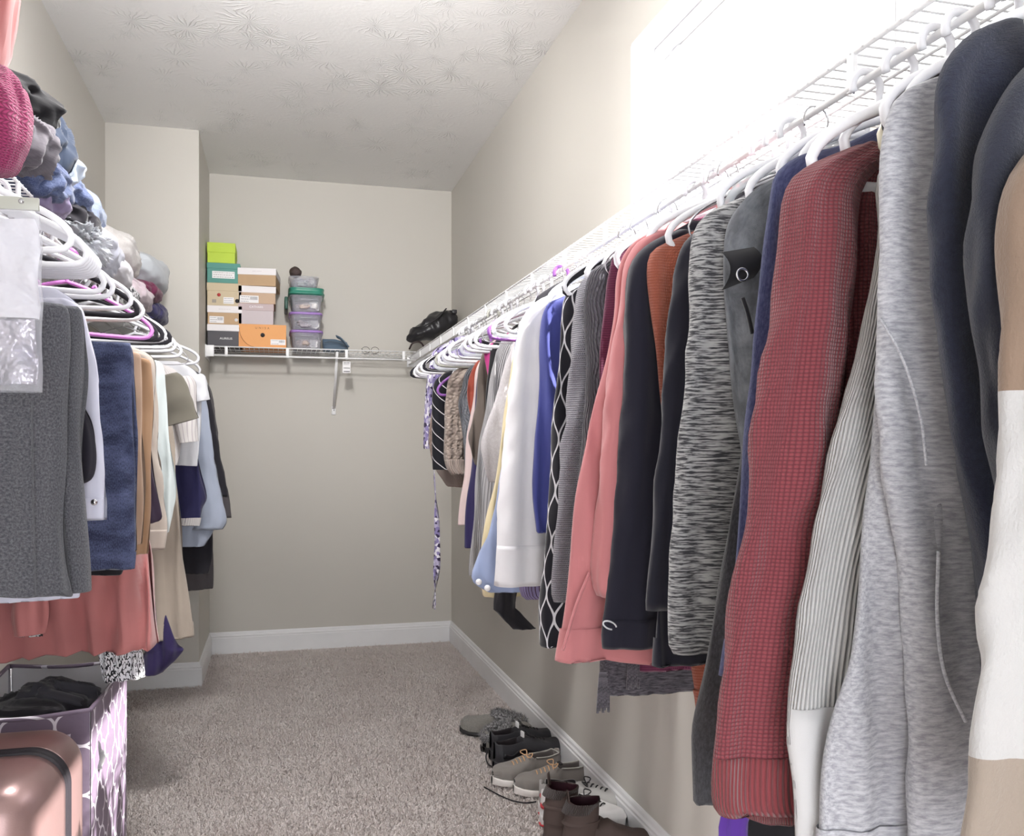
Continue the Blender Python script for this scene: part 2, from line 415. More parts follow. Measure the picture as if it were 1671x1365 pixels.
# ------------------------------------------------------------------ wire shelves
ZD = EYE+.54; ZR = EYE+.494; XSR, XSL, YSB = .764, -.506, 4.955
wire_me = {}
def cyl_vf(a, b, r, n=6): return tube([a, b], r, n)
def shelf(name, label, axis, edge, wallpos, a, b):
    """axis 'y': shelf runs along y with front at x=edge; axis 'x': runs along x with front at y=edge"""
    def pt(d, s, z): return Vector((d, s, z)) if axis == 'y' else Vector((s, d, z))
    root = thing(name, label, 'wire shelf', pt(edge, a, ZD))
    sg = 1 if wallpos > edge else -1
    wl = wallpos-sg*.004
    mk('front_rail', cyl_vf(pt(edge, a, ZD), pt(edge, b, ZD), .0034, 8), WIRE, root)
    mk('hanging_rod', cyl_vf(pt(edge, a, ZR), pt(edge, b, ZR), .0052, 10), WIRE, root)
    for d in (wl, edge+(wallpos-edge)*.36, edge+(wallpos-edge)*.7):
        mk('support_rail', cyl_vf(pt(d, a, ZD-.0055), pt(d, b, ZD-.0055), .0028, 6), WIRE, root)
    proto = None; n = int((b-a)/.0254)
    for i in range(n):
        s = a+.012+i*.0254
        if proto is None:
            proto = mk('deck_wire', cyl_vf(pt(edge-sg*.005, s, ZD), pt(wl, s, ZD), .0017, 6), WIRE, root); s0 = s; continue
        if i > 299: break
        c = proto.copy(); COL.objects.link(c); c.parent = root; c.location = pt(0, s-s0, 0)
    proto = None; s = a+.1
    while s < b-.03:
        if proto is None:
            proto = mk('rail_tie', box(*((edge-.0035, edge+.0035, s-.008, s+.008) if axis == 'y' else (s-.008, s+.008, edge-.0035, edge+.0035)), ZR-.006, ZD+.002, .0015), WIRE, root); s0 = s
        else:
            c = proto.copy(); COL.objects.link(c); c.parent = root; c.location = pt(0, s-s0, 0)
        s += .315
    return root, pt
def braces(root, pt, edge, wallpos, spots):
    sg = 1 if wallpos > edge else -1
    for s in spots:
        a = pt(edge, s, ZD-.012); b = pt(wallpos-sg*.008, s, ZD-.315)
        q = mk('brace', tube([a, b], .005, 8, flat=(.0028, .0075), up=(0, 1, 0) if False else None), WIRE, root)
        bb = pt(wallpos, s, ZD-.32); bb2 = pt(wallpos-sg*.012, s, ZD-.32)
        V = box(min(bb.x, bb2.x)-(.012 if bb.x == bb2.x else 0), max(bb.x, bb2.x)+(.012 if bb.x == bb2.x else 0), min(bb.y, bb2.y)-(.012 if bb.y == bb2.y else 0), max(bb.y, bb2.y)+(.012 if bb.y == bb2.y else 0), ZD-.345, ZD-.295, .003)
        mk('brace_foot', V, WIRE, q)
        mk('screw', tube([bb2, bb2+(bb2-bb).normalized()*.003], .0035, 10), CHR, q)
rR, pt = shelf('wire_shelf', 'long white wire shelf with hanging rod along the right wall, full of clothes', 'y', XSR, XR, -.3, YB-.008)
braces(rR, pt, XSR, XR, (1.9, 3.6))
rL, pt = shelf('wire_shelf', 'white wire shelf on the left wall heaped with folded clothes', 'y', XSL, XL, -.3, YC-.008)
braces(rL, pt, XSL, XL, (2.3, 4.1))
rB, pt = shelf('wire_shelf', 'short white wire shelf on the back wall carrying shoe boxes', 'x', YSB, YB, XC+.006, XSR-.006)
braces(rB, pt, YSB, YB, (.325,))
mk('end_bracket', join(box(XC, XC+.006, YSB-.01, YB, ZR-.012, ZD+.01, .002), box(XC, XC+.045, YSB-.008, YSB-.004, ZR-.008, ZD+.006, .002)), WIRE, rB)
mk('end_bracket', box(XL, XSL+.012, YC-.007, YC, ZR-.012, ZD+.01, .002), WIRE, rL)
mk('end_bracket', box(XSR-.012, XR, YB-.007, YB, ZR-.012, ZD+.01, .002), WIRE, rR)
# ------------------------------------------------------------------ garments
def prof_pts(pts, Y, n):
    return cat([P(x, y, Y) for x, y in pts], n)
def sect(c, hw, T, a, ex=.75):
    """rounded flat section: a in 0..2pi -> offset (x,y)"""
    ca, sa = math.cos(a), math.sin(a)
    return hw*math.copysign(abs(ca)**.9, ca), T*math.copysign(abs(sa)**ex, sa)
class Cloth:
    """a hanging garment seen edge-on: side -1 hangs on the right rod (visible edge towards -x), +1 on the left rod"""
    def __init__(s, side, yc, prof, T=.02, fold=.009, lam=.055, seed=0, xlim=None, drop=None, width=None, wav=1.0):
        s.side, s.yc, s.T, s.fold, s.lam, s.seed, s.wav = side, yc, T, fold, lam, seed, wav
        s.xc = XSR if side < 0 else XSL
        s.lim = xlim if xlim is not None else (XR-.03 if side < 0 else XL+.03)
        s.width = width
        s.pr = prof_pts(prof, yc, 61)
        s.ph = (seed*1.7) % 6.28
    def row(s, t):
        k = t*60; i = min(59, int(k)); p = s.pr[i].lerp(s.pr[i+1], k-i)
        xe = p.x
        if s.width: xo = xe-s.side*s.width
        else: xo = s.xc-s.side*max(.02, min(abs(xe-s.xc), abs(s.lim-s.xc)))
        return xe, xo, p.z
    def pos(s, a, t, off=0.0, T=None):
        xe, xo, z = s.row(t)
        cx, hw = (xe+xo)/2, abs(xe-xo)/2+off
        ramp = min(1, (t/.10)) ** .5 if t < .10 else 1
        TT = ((T or s.T)*(.35+.65*ramp)+off)
        dx, dy = sect(0, hw, TT, a)
        x = cx+dx
        amp = s.fold*(.25+.75*min(1, t*1.8))
        f = math.sin(2*PI*x/s.lam+s.ph+2.2*math.sin(z*3.1+s.seed))+.55*math.sin(2*PI*x/(s.lam*.47)+s.ph*2+z*4)
        nz = noise.noise(Vector((x*7, s.seed*3.1, z*5)))
        nz2 = noise.noise(Vector((x*22+s.seed, a, z*13)))
        rd = (.5-abs(noise.noise(Vector((x*9+s.seed*2.3+z*1.5, s.seed, z*1.3))))*2)*.010*min(1, t*2)*s.wav
        y = s.yc+dy+amp*(f*.6+nz*1.4)*s.wav+nz2*.0035+rd
        edge = abs(math.cos(a))**3
        x += math.copysign(1, math.cos(a))*edge*(noise.noise(Vector((s.seed, a*1.2, z*6)))*.009)*min(1, t*5)
        return Vector((x, y, z+(noise.noise(Vector((x*6, s.seed, 0)))*.006 if t > .97 else 0)))
    def part(s, t0=0, t1=1, off=0.0, nu=72, nv=56, cap=True):
        per = 2*abs(s.pr[30].x-s.xc)*2
        def fn(u, v):
            # last rows roll inward: hem thickness
            t = t0+(t1-t0)*min(1, v*1.05); o = off
            a = 2*PI*u
            p = s.pos(a, t, o)
            if v > .955:
                k = (v-.955)/.045; q = s.pos(a, t, o-.003*k if o > .003 else 0)
                xe, xo, z = s.row(t); c = Vector(((xe+xo)/2, s.yc, p.z))
                p = p.lerp(c, .045*k); p.z += .004*k
            return p, (a/(2*PI)*per, p.z)
        return grid(fn, nu, nv, cap0=cap)
class Sleeve:
    def __init__(s, side, yc, prof, r0=.06, r1=.045, ry=.026, dy=-.018, seed=0, wr=1.0, bend=0.0):
        s.side, s.yc, s.r0, s.r1, s.ry, s.dy, s.seed, s.wr, s.bend = side, yc, r0, r1, ry, dy, seed, wr, bend
        s.pr = prof_pts(prof, yc+dy, 61)
    def pos(s, a, t, off=0.0):
        k = t*60; i = min(59, int(k)); p = s.pr[i].lerp(s.pr[i+1], k-i)
        cap = math.sqrt(max(0.0, 1-(1-min(1, t/.13+.05))**2))
        rx = (s.r0+(s.r1-s.r0)*t)*(.35+.65*cap)+off
        ry = s.ry*(.3+.7*cap)*(1-.15*t)+off
        cr = .5-abs(noise.noise(Vector((p.x*6+s.seed, p.z*11+math.sin(a+s.seed)*.9, s.seed))))*2.2
        w = s.wr*(.0038*cr*(.35+.65*math.exp(-((t-.55)/.3)**2))+.0042*noise.noise(Vector((a*1.3+s.seed, p.z*9, s.seed)))+.0065*noise.noise(Vector((a*.6, p.z*21+math.sin(a)*1.2, s.seed*2)))*math.exp(-((t-.5)/.28)**2)+.003*math.sin(a*3+s.seed+p.z*5))
        c = Vector((p.x-s.side*rx, p.y, p.z))
        c.y += .006*math.sin(p.z*9+s.seed)
        ca, sa = math.cos(a), math.sin(a)
        # a shallow lengthwise groove where the sleeve folds flat
        g = 1-.34*math.exp(-((a-4.35-.35*math.sin(p.z*5+s.seed))/.3)**2)-.2*math.exp(-((a-5.35+.3*math.sin(p.z*6+s.seed*2))/.22)**2)
        return c+Vector((ca*(rx+w), sa*(ry+w)*g, -ca*s.side*.0+0))
    def part(s, t0=0, t1=1, off=0.0, nu=40, nv=48):
        def fn(u, v):
            a = 2*PI*u; t = t0+(t1-t0)*min(1, v*1.04)
            p = s.pos(a, t, off)
            if v > .96:
                k = (v-.96)/.04; c = s.pos(0, t, off).lerp(s.pos(PI, t, off), .5); p = p.lerp(c, .12*k); p.z += .006*k
            return p, (u*2.6*(s.r0+s.r1), p.z)
        return grid(fn, nu, nv, cap0=True)
def collar(side, yc, z, rx=.075, ry=.022, h=.03, r=.007, tilt=.02, dx=0):
    xc = (XSR if side < 0 else XSL)+dx
    def fn(u, v):
        a = 2*PI*u; b = v*2*PI
        q = 1+(.0+math.cos(b)*r/rx)
        return Vector((xc+rx*q*math.cos(a), yc+(ry+math.cos(b)*r)*math.sin(a), z+math.sin(b)*h*.5+tilt*math.sin(a)-.012*abs(math.cos(a)))), (u*.3, v*.05)
    return grid(fn, 36, 8)
def hood(side, yc, z, mat, root, rx=.085, drop=.17):
    """hood hanging down at the back of the neck"""
    xc = XSR if side < 0 else XSL
    def fn(u, v):
        a = 2*PI*u; r = math.sin(min(1, v)*PI)**.6
        wv = 1+.12*math.sin(3*a+v*5)
        return Vector((xc+rx*1.35*r*math.cos(a)*wv, yc-.022+.026*r*math.sin(a)*wv, z+.035-drop*v)), (u*.3, z-drop*v)
    return mk('hood', grid(fn, 36, 20, cap0=True, cap1=True), mat, root)
G_R = 'clothes hanging on the right rod'; G_L = 'clothes hanging on the left rod'
SH = {}
def garment(name, label, catg, side, yc, mat, body, sleeve=None, T=.019, fold=.009, lam=.055, seed=0, hem=None, cuff=None, r0=.058, r1=.042, ry=.024, dy=-.018,
            neck=True, trim_mat=None, neckpt=True, wav=1.0, wr=1.0, width=None, col=None, xlim=None, loc=None):
    z0 = 1.556
    xc = XSR if side < 0 else XSL
    root = thing(name, label, catg, (xc, yc, z0), G_R if side < 0 else G_L)
    tm = trim_mat or mat
    c = Cloth(side, yc, body, T, fold, lam, seed, wav=wav, width=width, xlim=xlim)
    mk('body', c.part(0, 1), mat, root)
    if hem: mk('hem_band', c.part(1-hem, 1, .0025, nv=10, cap=False), tm, root)
    if sleeve:
        s = Sleeve(side, yc, sleeve, r0, r1, ry, dy, seed, wr)
        mk('sleeve', s.part(0, 1), mat, root)
        if cuff: mk('cuff', s.part(1-cuff, 1.0, .003, nv=10), tm, root)
        root['_s'] = 1
        SH[root.name] = (c, s); del root['_s']
    else: SH[root.name] = (c, None)
    if neck: mk('collar', collar(side, yc, c.pr[0].z+.004 if col is None else col, ry=T*.9), tm, root)
    return root
def shift(pts, dx, dy=0): return [(x+dx, y+dy) for x, y in pts]
F = fabric
# ---- right rod, from the nearest garment to the farthest. Outlines give the edge that faces the room.
sw = F('colour_block_knit', (136, 112, 94), 'bands', (.945, 1.197))
ya = Yat(1632, .50)
garment('sweater', 'colour-block sweater, brown above off-white above oatmeal, nearest on the right rod', 'sweater', -1, ya, sw,
        [(1720, 190), (1680, 250), (1650, 330), (1645, 500), (1636, 800), (1622, 1000), (1606, 1200), (1600, 1480)],
        [(1690, 238), (1655, 290), (1636, 380), (1633, 620), (1622, 800), (1603, 1000), (1589, 1200), (1575, 1460)], T=.017, seed=1, r0=.05, r1=.05, ry=.02, dy=-.012, fold=.006)
nv_ = F('navy_fleece', (37, 42, 64), 'fuzzy', (46, 52, 76), s=1.4)
nv2 = F('deep_navy_fleece', (34, 38, 56), 'fuzzy', (41, 45, 64), s=1.4)
ya = Yat(1600, .51)
garment('sweatshirt', 'dark navy sweatshirt right behind the colour-block sweater', 'sweatshirt', -1, ya, nv2,
        [(1725, 70), (1668, 130), (1635, 210), (1622, 330), (1620, 600), (1640, 1100)], [(1700, 85), (1650, 140), (1612, 225), (1598, 330), (1593, 430), (1606, 640), (1640, 900)], T=.016, seed=2, r0=.05, r1=.04, ry=.02, dy=-.012, fold=.006)
ya = Yat(1529, .52)
garment('sweatshirt', 'long navy sweatshirt with a smooth sleeve between heather grey and dark navy tops', 'sweatshirt', -1, ya, nv_,
        [(1660, 20), (1600, 62), (1560, 120), (1548, 250), (1552, 500), (1590, 800), (1615, 1150)], [(1640, 38), (1580, 62), (1538, 118), (1527, 200), (1529, 400), (1545, 560), (1562, 700), (1584, 850), (1602, 1000), (1612, 1060)], T=.017, seed=3, r0=.052, r1=.04, ry=.022, dy=-.012, fold=.006)
hg = F('heather_grey_jersey', (196, 196, 204), 'heather', (150, 150, 160))
ya = Yat(1440, .52)
r = garment('hoodie', 'light heather grey hoodie with a kangaroo pocket, third colour from the right edge', 'hoodie', -1, ya, hg,
        [(1560, 110), (1480, 158), (1448, 230), (1444, 400), (1436, 660), (1424, 850), (1398, 1030), (1366, 1180), (1346, 1300), (1342, 1460)],
        [(1545, 122), (1475, 150), (1447, 190), (1440, 260), (1441, 420), (1436, 560), (1438, 680), (1452, 800), (1468, 930), (1476, 1100), (1470, 1300), (1468, 1460)], T=.019, seed=4, hem=.07, r0=.055, r1=.062, ry=.022, dy=-.016, fold=.008, lam=.075)
c, s_ = SH[r.name]
mk('pocket_edge', tube([P(1532, 900, ya-.042), P(1530, 1010, ya-.042), P(1542, 1100, ya-.042), P(1576, 1178, ya-.041)], .0018, 6, smooth=20), hg, r)
mk('shoulder_seam', tube([P(1437, 520, ya-.03), P(1475, 590, ya-.045), P(1502, 680, ya-.046), P(1512, 760, ya-.045)], .0014, 6, smooth=16), hg, r)
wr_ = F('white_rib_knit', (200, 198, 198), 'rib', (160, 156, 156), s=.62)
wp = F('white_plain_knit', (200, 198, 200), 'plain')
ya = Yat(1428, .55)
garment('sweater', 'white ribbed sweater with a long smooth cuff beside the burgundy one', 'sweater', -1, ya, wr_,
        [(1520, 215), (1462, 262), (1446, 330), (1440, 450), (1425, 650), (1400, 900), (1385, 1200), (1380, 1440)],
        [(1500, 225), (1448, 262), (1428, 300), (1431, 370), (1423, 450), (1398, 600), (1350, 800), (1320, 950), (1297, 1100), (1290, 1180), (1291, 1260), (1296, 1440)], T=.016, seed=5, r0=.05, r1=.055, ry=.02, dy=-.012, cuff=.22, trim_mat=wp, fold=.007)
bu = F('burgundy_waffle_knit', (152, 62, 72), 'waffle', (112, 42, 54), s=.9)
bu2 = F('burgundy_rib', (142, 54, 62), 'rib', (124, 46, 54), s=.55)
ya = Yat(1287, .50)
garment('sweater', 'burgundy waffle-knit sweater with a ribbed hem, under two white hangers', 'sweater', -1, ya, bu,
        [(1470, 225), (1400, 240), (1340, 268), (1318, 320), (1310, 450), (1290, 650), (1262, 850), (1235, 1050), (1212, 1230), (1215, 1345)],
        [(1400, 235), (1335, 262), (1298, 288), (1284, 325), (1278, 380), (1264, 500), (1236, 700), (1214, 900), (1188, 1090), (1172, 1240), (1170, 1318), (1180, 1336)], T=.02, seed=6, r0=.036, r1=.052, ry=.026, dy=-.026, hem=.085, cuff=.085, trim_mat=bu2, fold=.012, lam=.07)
bl = F('fuzzy_blue_knit', (58, 66, 122), 'fuzzy', (98, 106, 158))
ya = Yat(1260, .52)
garment('sweater', 'fuzzy blue sweater peeking out left of the burgundy waffle knit', 'sweater', -1, ya, bl,
        [(1440, 205), (1370, 238), (1300, 256), (1268, 283), (1258, 330), (1240, 480), (1222, 650), (1205, 800), (1195, 950), (1186, 1110)], None, T=.018, seed=7, hem=.06, fold=.006)
ch = F('charcoal_marl', (62, 60, 66), 'fuzzy', (92, 92, 98), s=1.2)
ya = Yat(1236, .525)
garment('cardigan', 'long charcoal cardigan left of the fuzzy blue sweater, reaching lowest on the rod', 'cardigan', -1, ya, ch,
        [(1330, 290), (1275, 330), (1258, 400), (1240, 470), (1225, 600), (1202, 800), (1163, 1000), (1140, 1180), (1129, 1316)], None, T=.018, seed=8, fold=.006)
jk = F('washed_grey_cotton', (112, 116, 126), 'fuzzy', (168, 174, 186), s=.12)
jd = F('black_lining_cloth', (40, 40, 46))
ya = Yat(1190, .525)
r = garment('jacket', 'washed grey jacket with a dark flap and a metal eyelet at the shoulder', 'jacket', -1, ya, jk,
        [(1330, 262), (1262, 290), (1216, 322), (1194, 368), (1188, 440), (1190, 560), (1200, 650), (1218, 770)], None, T=.02, seed=9, fold=.011, lam=.05)
pf = ya-.036
def fl(u, v):
    x = 1186+(1236-1186)*v+6*math.sin(u*PI); y = 440-14*v+ (52-10*v)*(u-.5)*1.2
    q = P(x, y, pf); q.y += .012*(2*u-1)**2-.004; return q, (u*.05, v*.05)
mk('collar_flap', join(grid(fl, 10, 10), grid(lambda u, v: (fl(1-u, v)[0]+Vector((0, .004, 0)), (u, v)), 10, 10)), jd, r)
ctr = P(1210, 449, pf-.004)
mk('eyelet', tube([ctr+Vector((.0070*math.cos(k*PI/8), -.002, .0070*math.sin(k*PI/8))) for k in range(16)], .0016, 8, closed=True), CHR, r)
mk('zip', tube([P(1212, 486, pf), P(1220, 510, pf), P(1228, 545, pf)], .0025, 6, smooth=8), jd, r)
ms = F('dark_perforated_knit', (52, 46, 66), 'mesh', (110, 104, 124))
garment('top', 'dark perforated top between the space-dyed grey top and the washed grey jacket', 'top', -1, 1.03, ms,
        [(1290, 278), (1232, 308), (1190, 338), (1172, 375), (1168, 470), (1180, 600), (1196, 700), (1192, 850), (1175, 1090)], None, T=.016, seed=10, fold=.006)
sp = F('space_dyed_grey_jersey', (176, 176, 178), 'spacedye', (66, 66, 72))
ya = Yat(1131, .51)
garment('top', 'black-and-grey space-dyed long-sleeved top with streaked fabric', 'top', -1, ya, sp,
        [(1260, 300), (1190, 335), (1160, 370), (1150, 450), (1145, 600), (1140, 800), (1130, 950), (1128, 1040)],
        [(1225, 318), (1176, 338), (1148, 358), (1134, 392), (1129, 450), (1120, 600), (1106, 800), (1096, 950), (1092, 1055), (1100, 1068)], T=.019, seed=11, r0=.056, r1=.048, ry=.028, dy=-.02, fold=.01)
nj = F('ink_jersey', (36, 36, 50)); nj2 = F('navy_jersey', (33, 32, 48))
garment('jacket', 'near-black zip jacket hanging left of the streaked grey top', 'jacket', -1, Yat(1080, .52), nj,
        [(1210, 345), (1150, 368), (1122, 392), (1108, 440), (1092, 560), (1080, 750), (1070, 900), (1064, 1040), (1062, 1088)], [(1190, 358), (1138, 378), (1114, 400), (1102, 450), (1084, 580), (1077, 750), (1068, 900), (1062, 1000)], T=.019, seed=12, hem=.06, fold=.008, r0=.05, r1=.04)
og = F('orange_waffle_knit', (206, 104, 70), 'waffle', (176, 80, 52))
garment('sweater', 'orange waffle-knit sweater between two dark navy tops', 'sweater', -1, 1.208, og,
        [(1170, 362), (1106, 388), (1066, 408), (1056, 440), (1060, 490), (1078, 620), (1098, 800), (1118, 980), (1134, 1120), (1136, 1160)], None, T=.017, seed=13, fold=.007, hem=.04)
ya = Yat(1018, .505)
r = garment('hoodie', 'dark navy hoodie with a small white oval logo on the cuff beside the salmon one', 'hoodie', -1, ya, nj2,
        [(1130, 360), (1075, 392), (1046, 420), (1036, 480), (1034, 600), (1024, 750), (1012, 900), (1004, 1000), (1006, 1045)],
        [(1105, 375), (1060, 396), (1032, 425), (1020, 470), (1018, 560), (1015, 660), (1008, 750), (997, 900), (988, 1000), (983, 1040), (985, 1062)], T=.018, seed=14, r0=.046, r1=.05, ry=.026, dy=-.014, cuff=.07, fold=.009)
hood(-1, ya+.004, 1.555, nj2, r)
lc = P(995, 1021, ya-.058)
mk('logo', tube([lc+Vector((.0115*math.cos(k*PI/10), .004*math.cos(k*PI/10), .0055*math.sin(k*PI/10)-.004*math.cos(k*PI/10))) for k in range(17)], .0012, 6), F('white_thread', (220, 220, 226)), r)
sa = F('salmon_fleece', (204, 120, 124), 'plain')
ya = Yat(1004, .50)
r = garment('hoodie', 'salmon pink zip hoodie with a slanted hem and side pocket', 'hoodie', -1, ya+.02, sa,
        [(1110, 362), (1062, 378), (1025, 405), (1006, 450), (1000, 510), (985, 600), (961, 700), (941, 800), (926, 930), (915, 1040), (910, 1084)],
        [(1075, 378), (1040, 398), (1018, 440), (1008, 520), (997, 600), (985, 680), (975, 780), (967, 880), (966, 950), (974, 975)], T=.022, seed=15, r0=.05, r1=.034, ry=.026, dy=-.03, hem=.07, fold=.012, lam=.09)
hood(-1, ya+.02, 1.56, sa, r)
mk('pocket_edge', tube([P(962, 935, ya-.012), P(940, 990, ya-.012), P(925, 1040, ya-.012), P(918, 1062, ya-.01)], .0024, 6, smooth=20), sa, r)
mm = F('maroon_mesh_knit', (120, 46, 84), 'mesh', (88, 30, 62))
garment('top', 'maroon mesh-knit top peeking out right of the grey cable sweater', 'top', -1, 1.405, mm,
        [(1085, 366), (1040, 382), (1008, 405), (996, 440), (988, 500), (980, 570), (985, 700), (1010, 900), (1036, 1060), (1042, 1098)], None, T=.015, seed=16, fold=.005, hem=.04)
mp = F('dark_marled_knit', (112, 108, 118), 'heather', (52, 48, 58))
r = garment('poncho', 'dark marled grey poncho with hanging tassels below the salmon hoodie', 'poncho', -1, 1.44, mp,
        [(1090, 375), (1020, 400), (1000, 440), (990, 600), (985, 800), (983, 1000), (982, 1110), (990, 1138)], None, T=.016, seed=17, fold=.006)
for tx_, ty_ in ((985, 1098), (1034, 1060)):
    for k in range(7):
        q = P(tx_+k*1.7-5, ty_, 1.405-.002*k); mk('tassel', tube([q, q+Vector((.001*(k-3), 0, -.03)), q+Vector((.0018*(k-3), .001*k, -.068+.004*(k % 3)))], .0025, 5, smooth=6), mp, r)
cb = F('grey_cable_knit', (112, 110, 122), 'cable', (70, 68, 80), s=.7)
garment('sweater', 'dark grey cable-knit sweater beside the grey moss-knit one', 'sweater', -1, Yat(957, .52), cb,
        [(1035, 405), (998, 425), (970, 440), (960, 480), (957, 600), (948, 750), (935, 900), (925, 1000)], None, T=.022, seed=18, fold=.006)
gk = F('grey_moss_knit', (172, 170, 182), 'knit', (92, 90, 102), s=1.2)
garment('sweater', 'mid grey moss-knit sweater between the cable knit and the black-and-white print', 'sweater', -1, Yat(934, .52), gk,
        [(1020, 415), (985, 432), (962, 455), (950, 500), (940, 620), (928, 760), (918, 900), (914, 985)],
        [(1000, 425), (970, 440), (948, 462), (938, 500), (930, 600), (918, 750), (908, 900), (904, 975), (908, 985)], T=.02, seed=19, r0=.052, r1=.046, ry=.03, dy=-.02, fold=.008)
dm = F('black_white_ogee_print', (34, 32, 42), 'ogee', (222, 220, 228))
garment('dress', 'black dress printed with white interlaced diamonds', 'dress', -1, Yat(904, .53), dm,
        [(985, 455), (945, 468), (922, 485), (914, 540), (904, 640), (894, 800), (882, 960), (878, 1056)], None, T=.03, seed=20, fold=.011, lam=.08)
cbl = F('cobalt_satin', (66, 74, 156), 'plain')
garment('blouse', 'cobalt blue draped blouse beside the white shirt', 'blouse', -1, 1.80, cbl,
        [(960, 470), (908, 488), (886, 505), (880, 560), (876, 700), (872, 800), (873, 870)], None, T=.032, seed=21, fold=.014, lam=.05)
ws = F('white_shirt_cotton', (232, 230, 236), 'plain')
ya = Yat(846, .51)
r = garment('shirt', 'crisp white button-cuff shirt lit by sun on its shoulder', 'shirt', -1, ya, ws,
        [(935, 470), (895, 488), (872, 520), (862, 620), (856, 760), (855, 860), (856, 945)],
        [(915, 478), (880, 490), (857, 515), (845, 550), (836, 620), (823, 720), (811, 820), (806, 900), (805, 958)], T=.03, seed=22, r0=.062, r1=.06, ry=.04, dy=-.03, cuff=.13, fold=.012, wr=1.2)
lb = F('light_blue_oxford', (150, 166, 206), 'plain')
r = garment('shirt', 'light blue shirt whose button tabs show below the white shirt', 'shirt', -1, 2.16, lb,
        [(900, 500), (855, 530), (838, 600), (822, 750), (803, 850), (778, 915), (771, 948), (800, 968)], None, T=.03, seed=23, fold=.008)
for bx, by in ((781, 950), (795, 960)):
    q = P(bx, by, 2.112); mk('button', tube([q, q+Vector((0, -.004, 0))], .0075, 14), WHT, r)
cr = F('cream_poplin', (226, 208, 160), 'plain')
garment('shirt', 'pale yellow shirt with a long curved hem left of the white shirt', 'shirt', -1, 2.27, cr,
        [(890, 512), (858, 535), (842, 570), (830, 640), (812, 740), (793, 850), (784, 930), (790, 975)], None, T=.032, seed=24, fold=.008)
pw = F('pale_fleece', (206, 200, 204), 'fuzzy', (222, 218, 222))
garment('sweater', 'off-white fleecy sweater left of the pale yellow shirt', 'sweater', -1, 2.39, pw,
        [(880, 520), (845, 545), (826, 590), (812, 640), (795, 690), (786, 725), (790, 755), (800, 790)], None, T=.03, seed=25, fold=.006)
gr = F('grey_ribbed_jersey', (176, 174, 178), 'rib', (132, 130, 136), s=1.3)
garment('cardigan', 'soft grey ribbed cardigan hanging long behind the off-white fleecy sweater', 'cardigan', -1, 2.50, gr,
        [(850, 530), (818, 556), (800, 600), (792, 680), (778, 770), (770, 860), (764, 940)], None, T=.032, seed=26, fold=.013, lam=.05)
bk = F('soft_black_jersey', (30, 28, 34))
garment('top', 'black sleeveless top with thin straps right of the olive one', 'top', -1, 2.58, bk,
        [(840, 540), (808, 556), (796, 580), (794, 660), (800, 720)], None, T=.022, seed=27, fold=.006)
pkm = F('hot_pink_satin', (206, 44, 140))
garment('camisole', 'hot pink camisole peeking out under a purple hanger', 'camisole', -1, 2.64, pkm,
        [(830, 548), (806, 558), (792, 574), (796, 600), (802, 640)], None, T=.018, seed=28, fold=.006)
ol = F('olive_brown_jersey', (104, 92, 84))
garment('tank_top', 'olive brown tank top with a scooped armhole', 'tank top', -1, 2.72, ol,
        [(825, 556), (792, 572), (782, 600), (776, 660), (766, 698), (764, 720), (776, 760)], None, T=.026, seed=29, fold=.012, lam=.04)
nvd = F('indigo_jersey', (48, 40, 92))
garment('top', 'indigo top whose hem shows low between blush and grey', 'top', -1, 2.80, nvd,
        [(815, 562), (785, 590), (776, 660), (768, 760), (762, 840), (758, 894)], None, T=.024, seed=30, fold=.006)
bs_ = F('blush_crepe', (226, 200, 198), 'plain')
garment('blouse', 'pale blush blouse with a straight hem below the rust top', 'blouse', -1, 2.88, bs_,
        [(805, 566), (778, 600), (770, 660), (763, 720), (755, 790), (747, 858)], None, T=.026, seed=31, fold=.008)
ru = F('rust_crepe', (176, 74, 52), 'plain')
garment('blouse', 'rust orange sleeveless blouse left of the olive tank top', 'blouse', -1, 2.965, ru,
        [(800, 575), (776, 592), (764, 620), (761, 650), (768, 680), (772, 700)], None, T=.026, seed=32, fold=.013, lam=.05)
gb = F('blue_grey_cable_knit', (126, 130, 140), 'cable', (90, 94, 106), s=.8)
garment('sweater', 'blue-grey cable sweater between rust and beige', 'sweater', -1, 3.08, gb,
        [(790, 580), (764, 604), (754, 640), (748, 665), (756, 720), (760, 790)], None, T=.03, seed=33, fold=.01)
sb = F('beige_sherpa', (196, 178, 164), 'sherpa', (158, 140, 130), s=.5)
sbr = F('beige_rib', (190, 170, 160), 'rib', (160, 140, 130))
garment('sweater', 'beige bouclé sweater with a ribbed cuff near the far end of the rod', 'sweater', -1, 3.20, sb,
        [(770, 590), (748, 615), (742, 660), (742, 720), (745, 765)],
        [(765, 592), (742, 606), (729, 630), (726, 680), (724, 730), (726, 760), (735, 776)], T=.03, seed=34, r0=.045, r1=.03, ry=.035, dy=-.03, cuff=.14, trim_mat=sbr, fold=.012)
bw = F('black_cloth_with_white_lines', (32, 32, 40), 'lines')
garment('dress', 'black dress with thin white slanting lines near the far end of the rod', 'dress', -1, 3.34, bw,
        [(750, 598), (722, 612), (708, 632), (706, 700), (708, 768)], None, T=.03, seed=35, fold=.006)
sp2 = F('pinkish_sherpa', (200, 172, 160), 'sherpa', (170, 142, 130), s=.5)
garment('sweater', 'pinkish bouclé sweater with a slanting ribbed hem, second from the far end', 'sweater', -1, 3.46, sp2,
        [(745, 600), (718, 615), (706, 660), (700, 710), (704, 745), (716, 770), (732, 795)], None, T=.03, seed=36, hem=.17, trim_mat=sbr, fold=.009)
flo = F('lilac_floral_crepe', (150, 136, 196), 'floral', (196, 186, 222), s=1.0)
